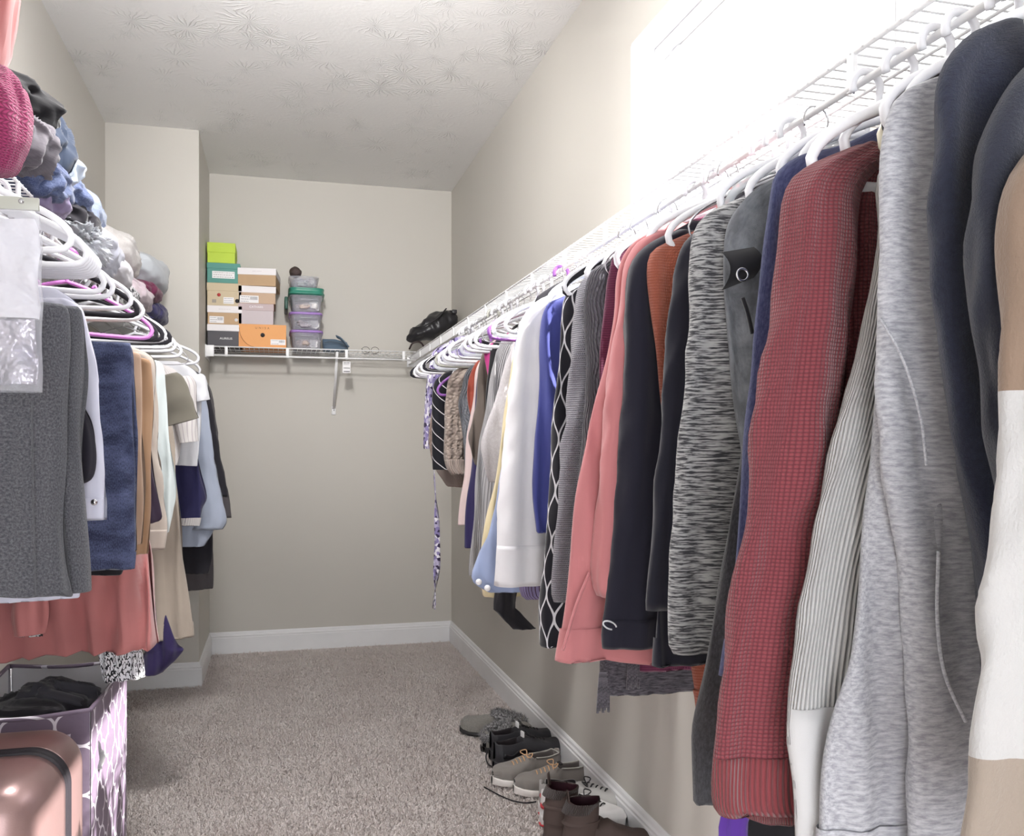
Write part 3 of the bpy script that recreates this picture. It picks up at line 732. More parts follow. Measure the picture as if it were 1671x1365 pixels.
r = garment('dress', 'lilac floral dress with a long narrow tie, last on the right rod', 'dress', -1, 3.58, flo,
        [(728, 560), (706, 574), (699, 600), (694, 640), (692, 700), (690, 733)], None, T=.03, seed=37, fold=.012)
tp = cat([P(706, 735, 3.55), P(710, 800, 3.55), P(713, 860, 3.54), P(713, 920, 3.54), P(708, 994, 3.55)], 24)
V_, F_, U_ = [], [], []
for i, q in enumerate(tp):
    wd = .006+.012*(i/23)**1.2; an = .5+1.2*math.sin(i*.35)
    d = Vector((math.cos(an), math.sin(an), 0))*wd; nn = Vector((-math.sin(an), math.cos(an), 0))*.0012
    for k_, (a_, b_) in enumerate(((-1, -1), (1, -1), (1, 1), (-1, 1))): V_.append(q+d*a_+nn*b_); U_.append((a_*wd, q.z))
for i in range(23):
    for k in range(4): F_.append((i*4+k, i*4+(k+1) % 4, i*4+4+(k+1) % 4, i*4+4+k))
F_ += [(3, 2, 1, 0), (92, 93, 94, 95)]
mk('tie', (V_, F_, U_), flo, r)
bkc = P(826, 980, 2.20)
q = garment('scarf', 'black scarf with a pointed tip dangling below the light blue shirt', 'scarf', -1, 2.21, bk,
        [(860, 560), (838, 700), (830, 850), (808, 980), (812, 1000), (838, 1030)], None, T=.01, seed=38, fold=.006, neck=False, width=.06)
garment('shirt', 'plum checked shirt whose hem shows under the white shirt', 'shirt', -1, 2.03, F('lilac_cotton', (128, 116, 160), 'stripe', (60, 20, 44)),
        [(940, 490), (890, 510), (872, 620), (862, 800), (846, 962), (880, 980)], None, T=.02, seed=39, fold=.006)
garment('legging', 'purple garment whose lowest corner shows under the burgundy sweater', 'legging', -1, .86, F('bright_purple_knit', (92, 44, 160)),
        [(1330, 300), (1290, 500), (1250, 900), (1190, 1300), (1178, 1350), (1182, 1400)], None, T=.008, seed=40, fold=.003, width=.03)
garment('dress', 'black dress reaching below the burgundy sweater', 'dress', -1, .885, bk,
        [(1330, 300), (1290, 500), (1250, 900), (1212, 1200), (1200, 1340), (1196, 1420)], None, T=.006, seed=41, fold=.002, width=.3)

# ---- left rod, from the nearest garment to the farthest
def Lg(name, label, catg, edge_px, mat, body, X=-.28, sleeve=None, **k):
    return garment(name, label, catg, 1, Yat(edge_px, X), mat, body, sleeve, **k)
cw = F('charcoal_wool', (74, 74, 82), 'fuzzy', (124, 124, 132), s=2.2)
r = Lg('trousers', 'charcoal wool trousers folded over the nearest left hanger', 'trousers', 108, cw,
       [(70, 496), (106, 499), (112, 540), (108, 640), (104, 760), (104, 860), (122, 972)], X=-.30, T=.016, seed=51, neck=False, fold=.008, lam=.06)
c = Cloth(1, r.location.y+.03, [(118, 500), (134, 510), (140, 600), (134, 700), (140, 860), (146, 968)], .018, .006, .06, 52)
mk('rear_leg', c.part(), cw, r)
mk('crease_seam', tube([P(52, 655, r.location.y-.024), P(54, 800, r.location.y-.024), P(58, 972, r.location.y-.026)], .0012, 6, smooth=10), cw, r)
wl = F('lavender_white_cotton', (208, 208, 228), 'plain')
r = Lg('shirt', 'pale lavender shirt with a rolled button cuff behind the charcoal trousers', 'shirt', 152, wl,
       [(90, 470), (128, 500), (136, 560), (140, 700), (136, 900), (124, 978)], X=-.285,
       sleeve=[(110, 488), (136, 505), (146, 560), (156, 640), (163, 720), (168, 800), (168, 850)], T=.014, seed=53, r0=.04, r1=.032, ry=.022, dy=-.004, cuff=.1, fold=.006)
q = P(154, 820, r.location.y-.034); mk('button', tube([q, q+Vector((0, -.003, 0))], .005, 12), CHR, r)
Lg('shirt', 'black satin shirt sleeve between the charcoal trousers and lavender shirt', 'shirt', 146, F('black_satin', (34, 30, 42)),
   [(80, 505), (118, 560), (128, 640), (150, 690), (157, 740), (150, 780), (128, 792)], X=-.285, T=.008, seed=54, neck=False, fold=.004, width=.12)
dn = F('dark_indigo_denim', (88, 98, 136), 'denim', (42, 48, 78))
r = Lg('jeans', 'dark blue jeans folded over a hanger on the left rod', 'jeans', 214, dn,
       [(150, 560), (206, 560), (212, 570), (214, 640), (218, 740), (221, 860), (218, 930)], X=-.27, T=.018, seed=55, neck=False, fold=.006, lam=.08, hem=.07)
c = Cloth(1, r.location.y+.04, [(190, 566), (213, 566), (219, 640), (224, 740), (222, 900)], .018, .005, .06, 56)
mk('rear_leg', c.part(), dn, r)
mk('seam', tube([P(212, 752, r.location.y+.012), P(211, 850, r.location.y+.012), P(208, 925, r.location.y+.012)], .0011, 6, smooth=10), F('white_thread', (220, 220, 226)), r)
Lg('sweater', 'black garment showing just below the dark blue jeans', 'sweater', 205, bk, [(130, 575), (180, 580), (200, 640), (205, 780), (206, 900), (196, 938)], X=-.29, T=.01, seed=57, neck=False, fold=.004)
tn = F('camel_twill', (184, 150, 124), 'plain'); tn2 = F('caramel_twill', (168, 128, 92), 'plain')
Lg('trousers', 'camel trousers hanging right beside the dark blue jeans', 'trousers', 230, tn,
   [(180, 574), (224, 576), (229, 600), (233, 700), (236, 800), (233, 890)], X=-.275, T=.02, seed=58, neck=False, fold=.01, lam=.05)
Lg('trousers', 'caramel brown trousers right of the camel ones', 'trousers', 243, tn2,
   [(190, 584), (238, 586), (244, 610), (247, 720), (247, 820), (238, 905)], X=-.275, T=.018, seed=59, neck=False, fold=.01, lam=.05)
bg_ = F('beige_linen', (184, 170, 158), 'plain'); mi = F('pale_mint_linen', (206, 216, 216), 'plain')
Lg('shirt', 'beige linen shirt with a turned-up cuff under the mint trousers', 'shirt', 262, bg_,
   [(200, 560), (250, 585), (254, 640), (258, 760), (262, 850), (268, 890)], X=-.275, sleeve=[(225, 575), (250, 590), (255, 680), (262, 780), (270, 850), (268, 898)], T=.016, seed=60, neck=False, fold=.008, r0=.05, r1=.045, cuff=.1, ry=.018)
Lg('top', 'dark plum sleeve hanging against the beige linen shirt', 'top', 256, F('dark_plum_jersey', (52, 36, 58)),
   [(215, 600), (242, 700), (252, 780), (261, 830), (262, 848), (246, 856)], X=-.27, T=.008, seed=61, neck=False, fold=.003, width=.1)
Lg('trousers', 'pale mint trousers hanging between beige and olive clothes', 'trousers', 276, mi,
   [(220, 590), (262, 592), (269, 640), (277, 720), (284, 780), (285, 820), (276, 868)], X=-.27, T=.024, seed=62, neck=False, fold=.014, lam=.05)
rs_ = F('dusty_rose_jersey', (188, 110, 108), 'plain')
yr = Yat(256, -.29)
garment('skirt', 'dusty rose maxi dress whose wide hem nearly reaches the hamper', 'dress', 1, yr-.17, rs_,
        [(170, 600), (215, 760), (238, 880), (250, 950), (256, 1010), (260, 1052)], None, T=.10, seed=63, neck=False, fold=.034, lam=.06, wav=1.2, xlim=-.72).name = 'maxi_dress'
garment('skirt', 'narrow rose panel of cloth hanging behind the charcoal trousers', 'skirt', 1, yr-.3, rs_, [(20, 800), (60, 880), (72, 960), (78, 1000), (70, 1036)], None, T=.012, seed=64, neck=False, fold=.006, xlim=-.72)
garment('skirt', 'small black-and-white patterned strip left of the rose maxi dress', 'skirt', 1, yr-.275, F('black_white_scroll', (40, 38, 44), 'print', (200, 198, 200), s=2), [(45, 850), (66, 900), (70, 980), (68, 1040)], None, T=.006, seed=65, neck=False, fold=.003, width=.04)
og_ = F('olive_linen', (112, 106, 94), 'plain')
ya = Yat(285, -.29)
r = garment('t_shirt', 'olive grey t-shirt with a stiff short sleeve on the left rod', 't-shirt', 1, ya, og_,
        [(235, 585), (262, 598), (270, 640), (270, 720), (262, 800)], None, T=.022, seed=66, neck=False, fold=.008)
def slv(Y, a, b, w0, w1, T, seed, mat, root, name='sleeve', nu=28, nv=20):
    """short sleeve: a tube from pixel a to pixel b, widths in metres"""
    A_, B_ = P(*a, Y), P(*b, Y); d = (B_-A_).normalized(); n1 = Vector((-d.z, 0, d.x)).normalized(); n2 = d.cross(n1)
    def fn(u, v):
        an = 2*PI*u; w_ = (w0+(w1-w0)*v)*(.5+.5*math.sin(min(1, v*5+.2)*PI/2))
        q = A_.lerp(B_, v)+n1*(w_*math.cos(an))+n2*(T*math.sin(an)*(.6+.4*v))
        q += n2*.006*noise.noise(Vector((an, v*3, seed)))+n1*.004*noise.noise(Vector((an*2, v*4, seed+5)))
        return q, (u*w1*4, v*(B_-A_).length)
    mk(name, grid(fn, nu, nv, cap0=True), mat, root)
slv(ya-.03, (272, 612), (296, 690), .045, .05, .022, 1, og_, r)
ivo = F('ivory_striped_cotton', (226, 220, 218), 'stripe', (196, 186, 190))
ya = Yat(298, -.312)
r = garment('blouse', 'ivory striped blouse with a puffed short sleeve', 'blouse', 1, ya, ivo,
            [(250, 590), (285, 605), (296, 640), (298, 700), (290, 760)], None, T=.02, seed=67, neck=False, fold=.008)
slv(ya-.03, (295, 615), (308, 722), .05, .03, .03, 2, ivo, r)
kh = F('sand_linen', (184, 168, 152), 'plain')
Lg('shirt_dress', 'long sand linen dress with its hem catching the sun', 'dress', 292, kh,
   [(240, 600), (270, 640), (282, 720), (290, 800), (298, 900), (306, 980), (312, 1042)], X=-.30, T=.035, seed=68, neck=False, fold=.014, lam=.06, hem=.06).name = 'linen_dress'
whb = F('white_blouse_cotton', (226, 226, 232), 'plain')
ya = Yat(322, -.272)
r = garment('blouse', 'white blouse with a short sleeve right of the striped one', 'blouse', 1, ya, whb,
            [(290, 590), (318, 606), (326, 630), (327, 700), (320, 760)], None, T=.02, seed=69, neck=False, fold=.008)
slv(ya-.03, (318, 612), (328, 655), .035, .03, .02, 3, whb, r)
nvy = F('royal_navy_crepe', (48, 46, 92), 'plain')
Lg('blouse', 'navy blouse with a white contrast hem on the left rod', 'blouse', 322, nvy,
   [(280, 600), (308, 640), (318, 720), (328, 770), (338, 812), (330, 830), (324, 858)], X=-.286, T=.028, seed=70, neck=False, fold=.01, hem=.05, trim_mat=ivo)
lbl = F('powder_blue_cotton', (176, 186, 208), 'plain')
Lg('shirt', 'powder blue long-sleeved shirt left of the black jacket', 'shirt', 338, lbl,
   [(300, 605), (326, 625), (333, 680), (340, 740), (348, 800), (350, 860), (334, 892)], X=-.26, sleeve=[(315, 612), (333, 640), (342, 700), (352, 770), (364, 820), (370, 850), (362, 865)], T=.028, seed=71, neck=False, fold=.008, r0=.045, r1=.055, ry=.03)
bj = F('black_suiting', (44, 42, 50), 'plain'); gj = F('grey_suiting', (96, 90, 94), 'plain')
Lg('jacket', 'black blazer sleeve at the end of the left rod', 'blazer', 345, bj,
   [(318, 605), (334, 620), (340, 680), (344, 800), (346, 900), (340, 936)], X=-.25, sleeve=[(322, 608), (340, 632), (350, 690), (360, 750), (370, 800), (371, 812)], T=.022, seed=72, neck=False, fold=.006, r0=.045, r1=.045)
Lg('jacket', 'dark grey blazer, the last garment at the far end of the left rod', 'blazer', 354, gj,
   [(322, 608), (340, 628), (346, 700), (347, 850), (346, 962)], X=-.25, sleeve=[(330, 612), (346, 640), (354, 700), (364, 770), (374, 820), (376, 846)], T=.024, seed=73, neck=False, fold=.006, r0=.045, r1=.04)
zb = F('zebra_print', (236, 234, 240), 'print', (36, 34, 42), s=1.2)
garment('skirt', 'black-and-white print skirt hem just above the right corner of the hamper', 'skirt', 1, Yat(234, -.30), zb, [(190, 900), (212, 1000), (228, 1060), (234, 1108)], None, T=.016, seed=74, neck=False, fold=.010, lam=.03, width=.09)
garment('skirt', 'dark purple skirt hem low beside the chase baseboard', 'skirt', 1, Yat(292, -.30), F('dark_violet_satin', (56, 44, 96)), [(240, 900), (270, 1000), (288, 1050), (297, 1062), (262, 1100)], None, T=.03, seed=75, neck=False, fold=.01, width=.11)
# ------------------------------------------------------------------ hangers (hang on the rods; origin where the hook rests)
def hanger_proto(style, mat, name='hanger'):
    root = bpy.data.objects.new(name, None); COL.objects.link(root); root.empty_display_size = .03
    rr = {'tube': .0052, 'wire': .0016, 'velvet': .004, 'clear': .004}[style]
    top = rr+.0052
    hr = .021
    hk = [Vector((hr*math.cos(a)*1.0, 0, top-hr+hr*math.sin(a))) for a in np.linspace(math.radians(205), math.radians(-25), 15)]
    hk += [Vector((.016, 0, top-hr-.026)), Vector((.003, 0, top-hr-.046)), Vector((0, 0, top-hr-.062))]
    zt = top-hr-.062
    hm = CHR if style in ('wire', 'velvet', 'clear') else mat
    mk('hook', tube(hk, .0016 if style != 'tube' else rr, 10, smooth=34), hm, root)
    wd = .205
    if style == 'velvet': fr = [(0, zt), (.06, zt-.016), (.14, zt-.05), (.20, zt-.085), (.214, zt-.105), (.2, zt-.118), (.12, zt-.12), (0, zt-.12)]
    else: fr = [(0, zt), (.05, zt-.014), (.12, zt-.044), (.18, zt-.073), (.206, zt-.095), (.209, zt-.112), (.192, zt-.124), (.12, zt-.127), (0, zt-.127)]
    L = [Vector((x, 0, z)) for x, z in fr]+[Vector((-x, 0, z)) for x, z in fr[-2:0:-1]]
    # closed loop
    pts = cat(L+[L[0]], 90)[:-1]
    if style == 'velvet': vf = tube(pts, .004, 8, closed=True, flat=(.0025, .0062), up=(0, 1, 0))
    elif style == 'wire': vf = tube(pts, .0016, 6, closed=True)
    elif style == 'clear': vf = tube(pts, .004, 8, closed=True, flat=(.003, .006), up=(0, 1, 0))
    else: vf = tube(pts, rr, 10, closed=True)
    mk('frame', vf, mat, root)
    if style == 'tube':
        mk('strap_notch', join(tube([(.06, 0, zt-.0105), (.068, 0, zt-.004), (.072, 0, zt-.016)], .003, 6, smooth=8), tube([(-.06, 0, zt-.0105), (-.068, 0, zt-.004), (-.072, 0, zt-.016)], .003, 6, smooth=8)), mat, root)
    return root
CLRP = glassy('clear_hanger_plastic', (225, 230, 235), .5, .1)
HP = {}
def hanger(style, mat, side, y, label, group, yaw=0, roll=0, dz=0, dx=0):
    k = (style, mat.name)
    xc = (XSR if side < 0 else XSL)+dx
    if k not in HP: HP[k] = o = hanger_proto(style, mat); 
    else: o = copy_tree(HP[k])
    o.location = (xc, y, ZR+dz); o.rotation_euler = (0, math.radians(roll), math.radians(yaw))
    tag(o, label, 'hanger', group)
    return o
GW = 'white hangers holding clothes on the right rod'
rng = random.Random(5)
styles = {'sweater': ('tube', PLW)}
seq = sorted([o for o in COL.objects if o.get('group') == G_R and o.parent is None], key=lambda o: o.location.y)
wirem = plain('chrome_hanger_wire', (196, 196, 202), .25, metal=1)
names = {}
for i, o in enumerate(seq):
    y = o.location.y
    nm = o.name.split('.')[0]
    if nm in ('scarf', 'legging'): continue
    if 'plum checked' in o['label'] or 'reaching below the burgundy' in o['label']: continue
    st, m, cn = [('tube', PLW, 'white plastic'), ('wire', wirem, 'thin metal wire'), ('tube', PLW, 'white plastic'), ('tube', PLW, 'white plastic'), ('clear', CLRP, 'clear plastic')][i*7 % 5]
    if y < .8: st, m, cn = 'tube', PLW, 'white plastic'
    short = ' '.join(o['label'].split()[:7])
    if 'cobalt' in o['label']: st, m, cn = 'clear', CLRP, 'clear plastic'
    hanger(st, m, -1, y, '%s hanger inside the %s' % (cn, short), 'hangers holding the clothes on the right rod', yaw=rng.uniform(-3, 3), roll=rng.uniform(-1.5, 1.5))
    # what the garment hangs on: record for the report
GE = 'empty hangers on the right rod'
hA = hanger('tube', PLW, -1, .768, 'empty white hanger in front of the burgundy waffle sweater, larger and lower of two', GE, yaw=-4, dx=.0)
hB = hanger('tube', PLI, -1, .75, 'empty ivory-white hanger just right of the one over the burgundy sweater', GE, yaw=3, dx=.012)
hA.scale = (1.17, 1, 1.15); hB.scale = (1.0, 1, 1.08)
hanger('tube', BLK, -1, .738, 'black hanger whose hook rises left of the light grey hoodie', GE, yaw=2, dx=.01)
for k, (y, st, m, c) in enumerate(((3.66, 'tube', PLW, 'white hanger farthest back, hanging free beyond the floral dress'), (3.72, 'velvet', VEL, 'black velvet hanger beyond the floral dress, farthest on the rod'),
        (3.39, 'velvet', VEL, 'black velvet hanger between the pinkish and black-lined garments'), (3.27, 'tube', PLP, 'purple hanger dangling low before the black dress with white lines'),
        (3.14, 'tube', PLG, 'grey plastic hanger with empty bar above the beige bouclé sweater'), (3.02, 'clear', CLRP, 'clear hanger right above the blue-grey cable sweater'),
        (3.61, 'tube', PLW, 'white hanger right behind the lilac floral dress'), (1.87, 'velvet', VEL, 'black velvet hanger arched over the cobalt blouse'), (1.655, 'velvet', VEL, 'black velvet hanger showing above the black-and-white diamond dress'),
        (2.345, 'tube', PLP, 'purple hanger with rounded shoulder right of the hot pink camisole'))):
    hanger(st, m, -1, y, c, GE, yaw=rng.uniform(-4, 4), dz=(-.075 if 'dangling' in c else 0), roll=(-8 if 'dangling' in c else 0))
# ---- left rod: nested empty white hangers nearest, then pink, black, whites
GLw = 'nested empty white hangers on the left rod'
for k in range(7):
    hanger('tube', PLW, 1, 1.57+.017*k, '%s of the nested empty white hangers above the charcoal trousers' % ('nearest', 'second nearest', 'third nearest', 'middle one', 'third farthest', 'second farthest', 'farthest')[k], GLw, yaw=0, dz=0)
GLe = 'other hangers on the left rod'
for y, st, m, c, yw, rl in ((1.76, 'tube', PLW, 'white hanger hanging askew under the nested white bunch', 6, 3), (1.86, 'tube', PLW, 'white hanger right above the dark blue jeans', -3, 2),
        (2.46, 'tube', PLK, 'bright pink hanger right of the white one on the dark blue jeans', 0, 4), (2.52, 'velvet', VEL, 'black velvet hanger directly under the pink one', -2, 4),
        (2.03, 'tube', PLW, 'white hanger holding the dark blue jeans', 0, 0), (2.13, 'velvet', VEL, 'black velvet hanger holding the camel trousers', 0, 2),
        (2.2, 'tube', PLW, 'white hanger above the caramel trousers', 0, 0), (2.58, 'velvet', VEL, 'black velvet hanger above the mint trousers', 2, 2),
        (2.64, 'tube', PLW, 'white hanger between the mint trousers and the olive shirt', -2, 0), (2.71, 'velvet', VEL, 'black velvet hanger holding the olive t-shirt', 0, 0), (2.78, 'tube', PLW, 'white hanger holding the ivory striped blouse', 3, 0),
        (2.9, 'tube', PLW, 'white hanger above the sand linen dress', -3, 0), (3.06, 'tube', PLW, 'white hanger holding the white blouse', 0, 0), (3.3, 'wire', wirem, 'thin wire hanger above the navy blouse', 0, 0),
        (3.5, 'tube', PLW, 'white hanger tilted up above the powder blue shirt', 4, -6), (3.8, 'tube', PLW, 'white hanger holding the black blazer', 0, 0)):
    hanger(st, m, 1, y, c, GLe, yaw=yw, roll=rl)
hanger('tube', PLW, 1, 1.46, 'white hanger inside the charcoal trousers nearest the camera', GLe)

# ------------------------------------------------------------------ crumpled clothes on the left shelf
def lump(name, label, catg, c, size, mat, rot=(0, 0, 0), seed=0, amp=.16, fr=1.5, group='folded clothes heaped on the left shelf', flat=.8, parent=None):
    R = Matrix.Rotation(math.radians(rot[2]), 4, 'Z') @ Matrix.Rotation(math.radians(rot[1]), 4, 'Y') @ Matrix.Rotation(math.radians(rot[0]), 4, 'X')
    sx, sy, sz = [s/2 for s in size]
    sd = Vector((seed*3.7, seed*1.3, seed*2.1))
    def fn(u, v):
        a = 2*PI*u; b = PI*v
        d = Vector((math.sin(b)*math.cos(a), math.sin(b)*math.sin(a), math.cos(b)))
        e = Vector([math.copysign(abs(q)**flat, q) for q in d])
        w = noise.noise_vector(d*1.1+sd)*.45
        q = Vector((d.x*.55+w.x, d.y*1.9+d.x*.5+w.y, d.z*.8))*fr+sd
        rg = noise.noise(q)*1.5
        rg2 = .55-abs(noise.noise(q*1.7+Vector((5, 5, 5)))*1.8)
        k = 1+amp*(rg+rg2)+.12*noise.noise(d*1.3+sd*2)
        p = Vector((e.x*sx, e.y*sy, e.z*sz))*k
        return R @ p+Vector(c), (u*(size[0]+size[1])*1.3, v*size[2]*2.2)
    vf = grid(fn, 84, 54)
    root = parent
    if parent is None:
        o = mk(name, vf, mat, None, True, loc=(c[0], c[1], c[2]-sz))
        tag(o, label, catg, group)
        return o
    return mk(name, vf, mat, parent)
def at(px_, py_, X):
    Y = Yat(px_, X); return P(px_, py_, Y)
ldn = F('light_denim', (128, 142, 178), 'denim', (78, 92, 134)); mdn = F('mid_denim', (98, 112, 150), 'denim', (54, 66, 106))
pdn = F('bleached_denim', (176, 188, 210), 'denim', (138, 152, 184))
L = [
 ('black_garment', 'crumpled black satin garment on top of the left heap', 'clothes', (24, 156), -.54, (.28, .14, .12), F('black_satin2', (20, 19, 24)), (0, 14, 10), 1, .24),
 ('leggings', 'slate blue leggings draped over the grey top in the left heap', 'clothes', (64, 236), -.535, (.26, .15, .19), F('slate_lycra', (46, 58, 80)), (0, 25, 0), 2, .22),
 ('grey_top', 'grey marled top bunched below the black satin one', 'clothes', (48, 228), -.50, (.18, .11, .12), F('grey_marl', (108, 102, 110), 'heather', (96, 92, 100)), (0, 20, 10), 3, .3),
 ('jeans', 'mid blue jeans bunched under the grey marled top', 'jeans', (62, 288), -.505, (.24, .17, .11), mdn, (0, 12, 0), 4, .2),
 ('jeans', 'light blue jeans with a back pocket, right of the grey marled top', 'jeans', (97, 296), -.535, (.26, .23, .12), ldn, (0, 22, 0), 5, .2),
 ('jeans', 'bleached blue jeans forming the right shoulder of the heap', 'jeans', (124, 342), -.56, (.27, .28, .15), pdn, (0, 20, 0), 6, .18),
 ('purple_top', 'dusty purple top hanging over the shelf edge under the jeans', 'clothes', (84, 338), -.49, (.16, .20, .08), F('dusty_purple', (136, 122, 158)), (0, 30, 0), 7, .18),
 ('black_trousers', 'soft black trousers wedged below the light blue jeans', 'clothes', (130, 354), -.50, (.16, .22, .085), F('washed_black', (46, 43, 50)), (0, 18, 0), 8, .24),
 ('lavender_top', 'pale lavender top slumped over the shelf edge', 'clothes', (168, 418), -.50, (.17, .32, .12), F('pale_lavender', (196, 198, 216)), (0, 20, 0), 9, .14),
 ('cream_fleece', 'cream fleece in the middle of the left heap', 'clothes', (196, 412), -.56, (.25, .38, .16), F('cream_fleece', (220, 214, 212), 'fuzzy', (232, 228, 226)), (0, 16, 0), 10, .16),
 ('white_towel', 'white knit bundle hanging over the shelf edge by the hangers', 'clothes', (190, 462), -.49, (.14, .40, .085), F('white_bundle', (228, 224, 232)), (0, 16, 0), 11, .16),
 ('dark_top', 'dark grey top squeezed between the lavender and cream pieces', 'clothes', (182, 440), -.515, (.16, .22, .08), F('dark_grey_jersey', (84, 80, 90)), (0, 16, 0), 12, .2),
 ('rolled_blanket', 'pale blue-white rolled blanket at the far end of the heap', 'blanket', (247, 448), -.53, (.24, .46, .17), F('pale_blue_fleece', (208, 214, 222)), (0, 10, 0), 13, .09),
 ('pink_top', 'pale pink top drooping over the far shelf edge', 'clothes', (224, 494), -.50, (.15, .5, .09), F('pale_pink', (222, 202, 212)), (0, 16, 0), 14, .18),
 ('maroon_top', 'maroon top peeking out under the rolled blanket', 'clothes', (247, 478), -.515, (.14, .3, .08), F('maroon_jersey', (126, 44, 84)), (0, 10, 0), 15, .12),
 ('navy_top', 'dusky navy top sticking out at the far end below the blanket', 'clothes', (262, 514), -.49, (.10, .26, .09), F('dusky_navy', (74, 70, 112)), (0, 10, 0), 16, .14),
 ('striped_blanket', 'white blanket with black scribble print beneath the pink top', 'blanket', (206, 505), -.515, (.16, .5, .07), F('scribble_print', (232, 230, 234), 'print', (50, 48, 56), s=1), (0, 10, 0), 17, .12),
 ('denim_shirt', 'soft white and blue shirt scrap under the slate leggings', 'clothes', (84, 268), -.52, (.22, .14, .10), F('ice_blue', (190, 204, 222)), (0, 10, 0), 18, .16),
]
for nm, lb_, ct, (x_, y_), X, sz, m, rt, sd_, am in L:
    q = at(x_, y_, X)
    dz = ZD+sz[2]*.47-q.z
    if 0 < dz: q.z += min(dz, .05)
    lump(nm, lb_, ct, q+Vector((-sz[0]*.22, 0, 0)), sz, m, rt, sd_, am*.62)
# plastic wrap bundle
PLB = glassy('clear_bag_plastic', (222, 226, 232), .62, .12)
q = at(134, 392, -.495)
lump('plastic_wrap', 'crinkled clear plastic wrap lying on the shelf edge', 'plastic wrap', q, (.12, .22, .07), PLB, (0, 20, 0), 21, .35, fr=3.5)
# filling further back, toward the wall
for k, (y, z, s, m) in enumerate(((1.9, 1.80, .2, mdn), (2.35, 1.79, .19, F('grey_marl', (128, 122, 130))), (2.9, 1.79, .18, F('pale_lavender', (196, 198, 216))), (3.6, 1.78, .17, F('white_bundle', (228, 224, 232))))):
    lump('folded_clothes', ['stack of folded blue clothes against the wall at the near end', 'stack of folded grey clothes against the left wall', 'stack of folded lavender clothes against the left wall', 'stack of folded white clothes at the far end against the left wall'][k], 'clothes', (-.66, y, z), (.21, .46, s), m, seed=30+k, amp=.08, flat=.6)
# magenta chunky knit and salmon blanket nearest the camera
mg = F('magenta_chunky_knit', (178, 42, 108), 'knit', (120, 20, 70), s=2.4)
q = at(-8, 200, -.47)
o = lump('knit_blanket', 'magenta chunky knit sleeve drooping at the left edge of the picture', 'knitwear', q, (.11, .13, .185), mg, (0, 0, 0), 40, .05, fr=1.2)
q = at(-34, 38, -.50)
lump('salmon_blanket', 'salmon red cloth rising above the magenta knit at the left edge', 'cloth', q+Vector((-.03, 0, .02)), (.15, .2, .36), F('salmon_cloth', (160, 76, 74)), (0, 8, 0), 41, .09, fr=1.2)

# ------------------------------------------------------------------ clear garment bag on the left rod
yb = 1.34
bag = thing('garment_bag', 'frosted plastic garment bag with a grey top strip at the left edge', 'plastic bag', (-.42, yb, 1.50), G_L)
bgm = glassy('frosted_bag_plastic', (210, 210, 218), .68, .2)
def bagf(T, seed, x0, x1, z0, z1, wob=.006):
    def fn(u, v):
        a = 2*PI*u; z = z0+(z1-z0)*v
        dx, dy = sect(0, (x1-x0)/2*(1+.04*math.sin(v*3)), T*(.3+.7*math.sin(min(1, v*1.6)*PI/2)), a)
        x = (x0+x1)/2+dx
        y = yb+dy+wob*(1-abs(noise.noise(Vector((x*14+seed, 0, z*11+x*9))))*2.4)
        return Vector((x, y, z)), (u*.5, z)
    return grid(fn, 64, 60)
pt0, pt1 = P(-30, 345, yb), P(66, 345, yb); pb0 = P(66, 640, yb)
mk('bag_film', bagf(.022, 3, pt0.x, pt1.x, pt1.z, pb0.z, .008), bgm, bag)
silver = plain('silvery_film', (206, 202, 216), .22, metal=.55, bump=(22, 1, .05))
mk('bag_contents', bagf(.014, 8, pt0.x+.01, pt1.x-.004, pt1.z-.01, P(60, 520, yb).z, .016), plain('bag_white_satin', (226, 224, 232), .35, bump=(16, .9, .03)), bag)
mk('inner_film', bagf(.011, 11, pt0.x+.02, pt1.x-.006, P(60, 522, yb).z, P(60, 628, yb).z, .014), silver, bag)
h0, h1 = P(-30, 318, yb), P(64, 345, yb)
mk('top_strip', box(h0.x, h1.x, yb-.003, yb+.003, h1.z, h0.z, .001), PLG, bag)
sn = P(36, 330, yb); mk('snap', tube([sn+Vector((0, -.003, 0)), sn+Vector((0, -.006, 0))], .0035, 10), CHR, bag)

# ------------------------------------------------------------------ writing
def text(s, size, loc, mat, parent, name='lettering', sx=1.0, track=1.0, align='CENTER'):
    cu = bpy.data.curves.new(name, 'FONT'); cu.body = s; cu.size = size; cu.align_x = align; cu.align_y = 'CENTER'; cu.space_character = track; cu.extrude = .0002
    tmp = bpy.data.objects.new(name, cu); COL.objects.link(tmp)
    dg = bpy.context.evaluated_depsgraph_get(); me = bpy.data.meshes.new_from_object(tmp.evaluated_get(dg))
    bpy.data.objects.remove(tmp)
    me.transform(Matrix.Rotation(PI/2, 4, 'X') @ Matrix.Diagonal((sx, 1, 1, 1)))
    me.materials.clear(); me.materials.append(mat)
    o = bpy.data.objects.new(name, me); COL.objects.link(o); o.parent = parent; o.location = Vector(loc)-origin(parent)
    return o
INK = plain('black_print', (40, 38, 42), .6); GREYINK = plain('grey_print', (140, 138, 142), .6); WINK = plain('white_print', (238, 236, 238), .6)
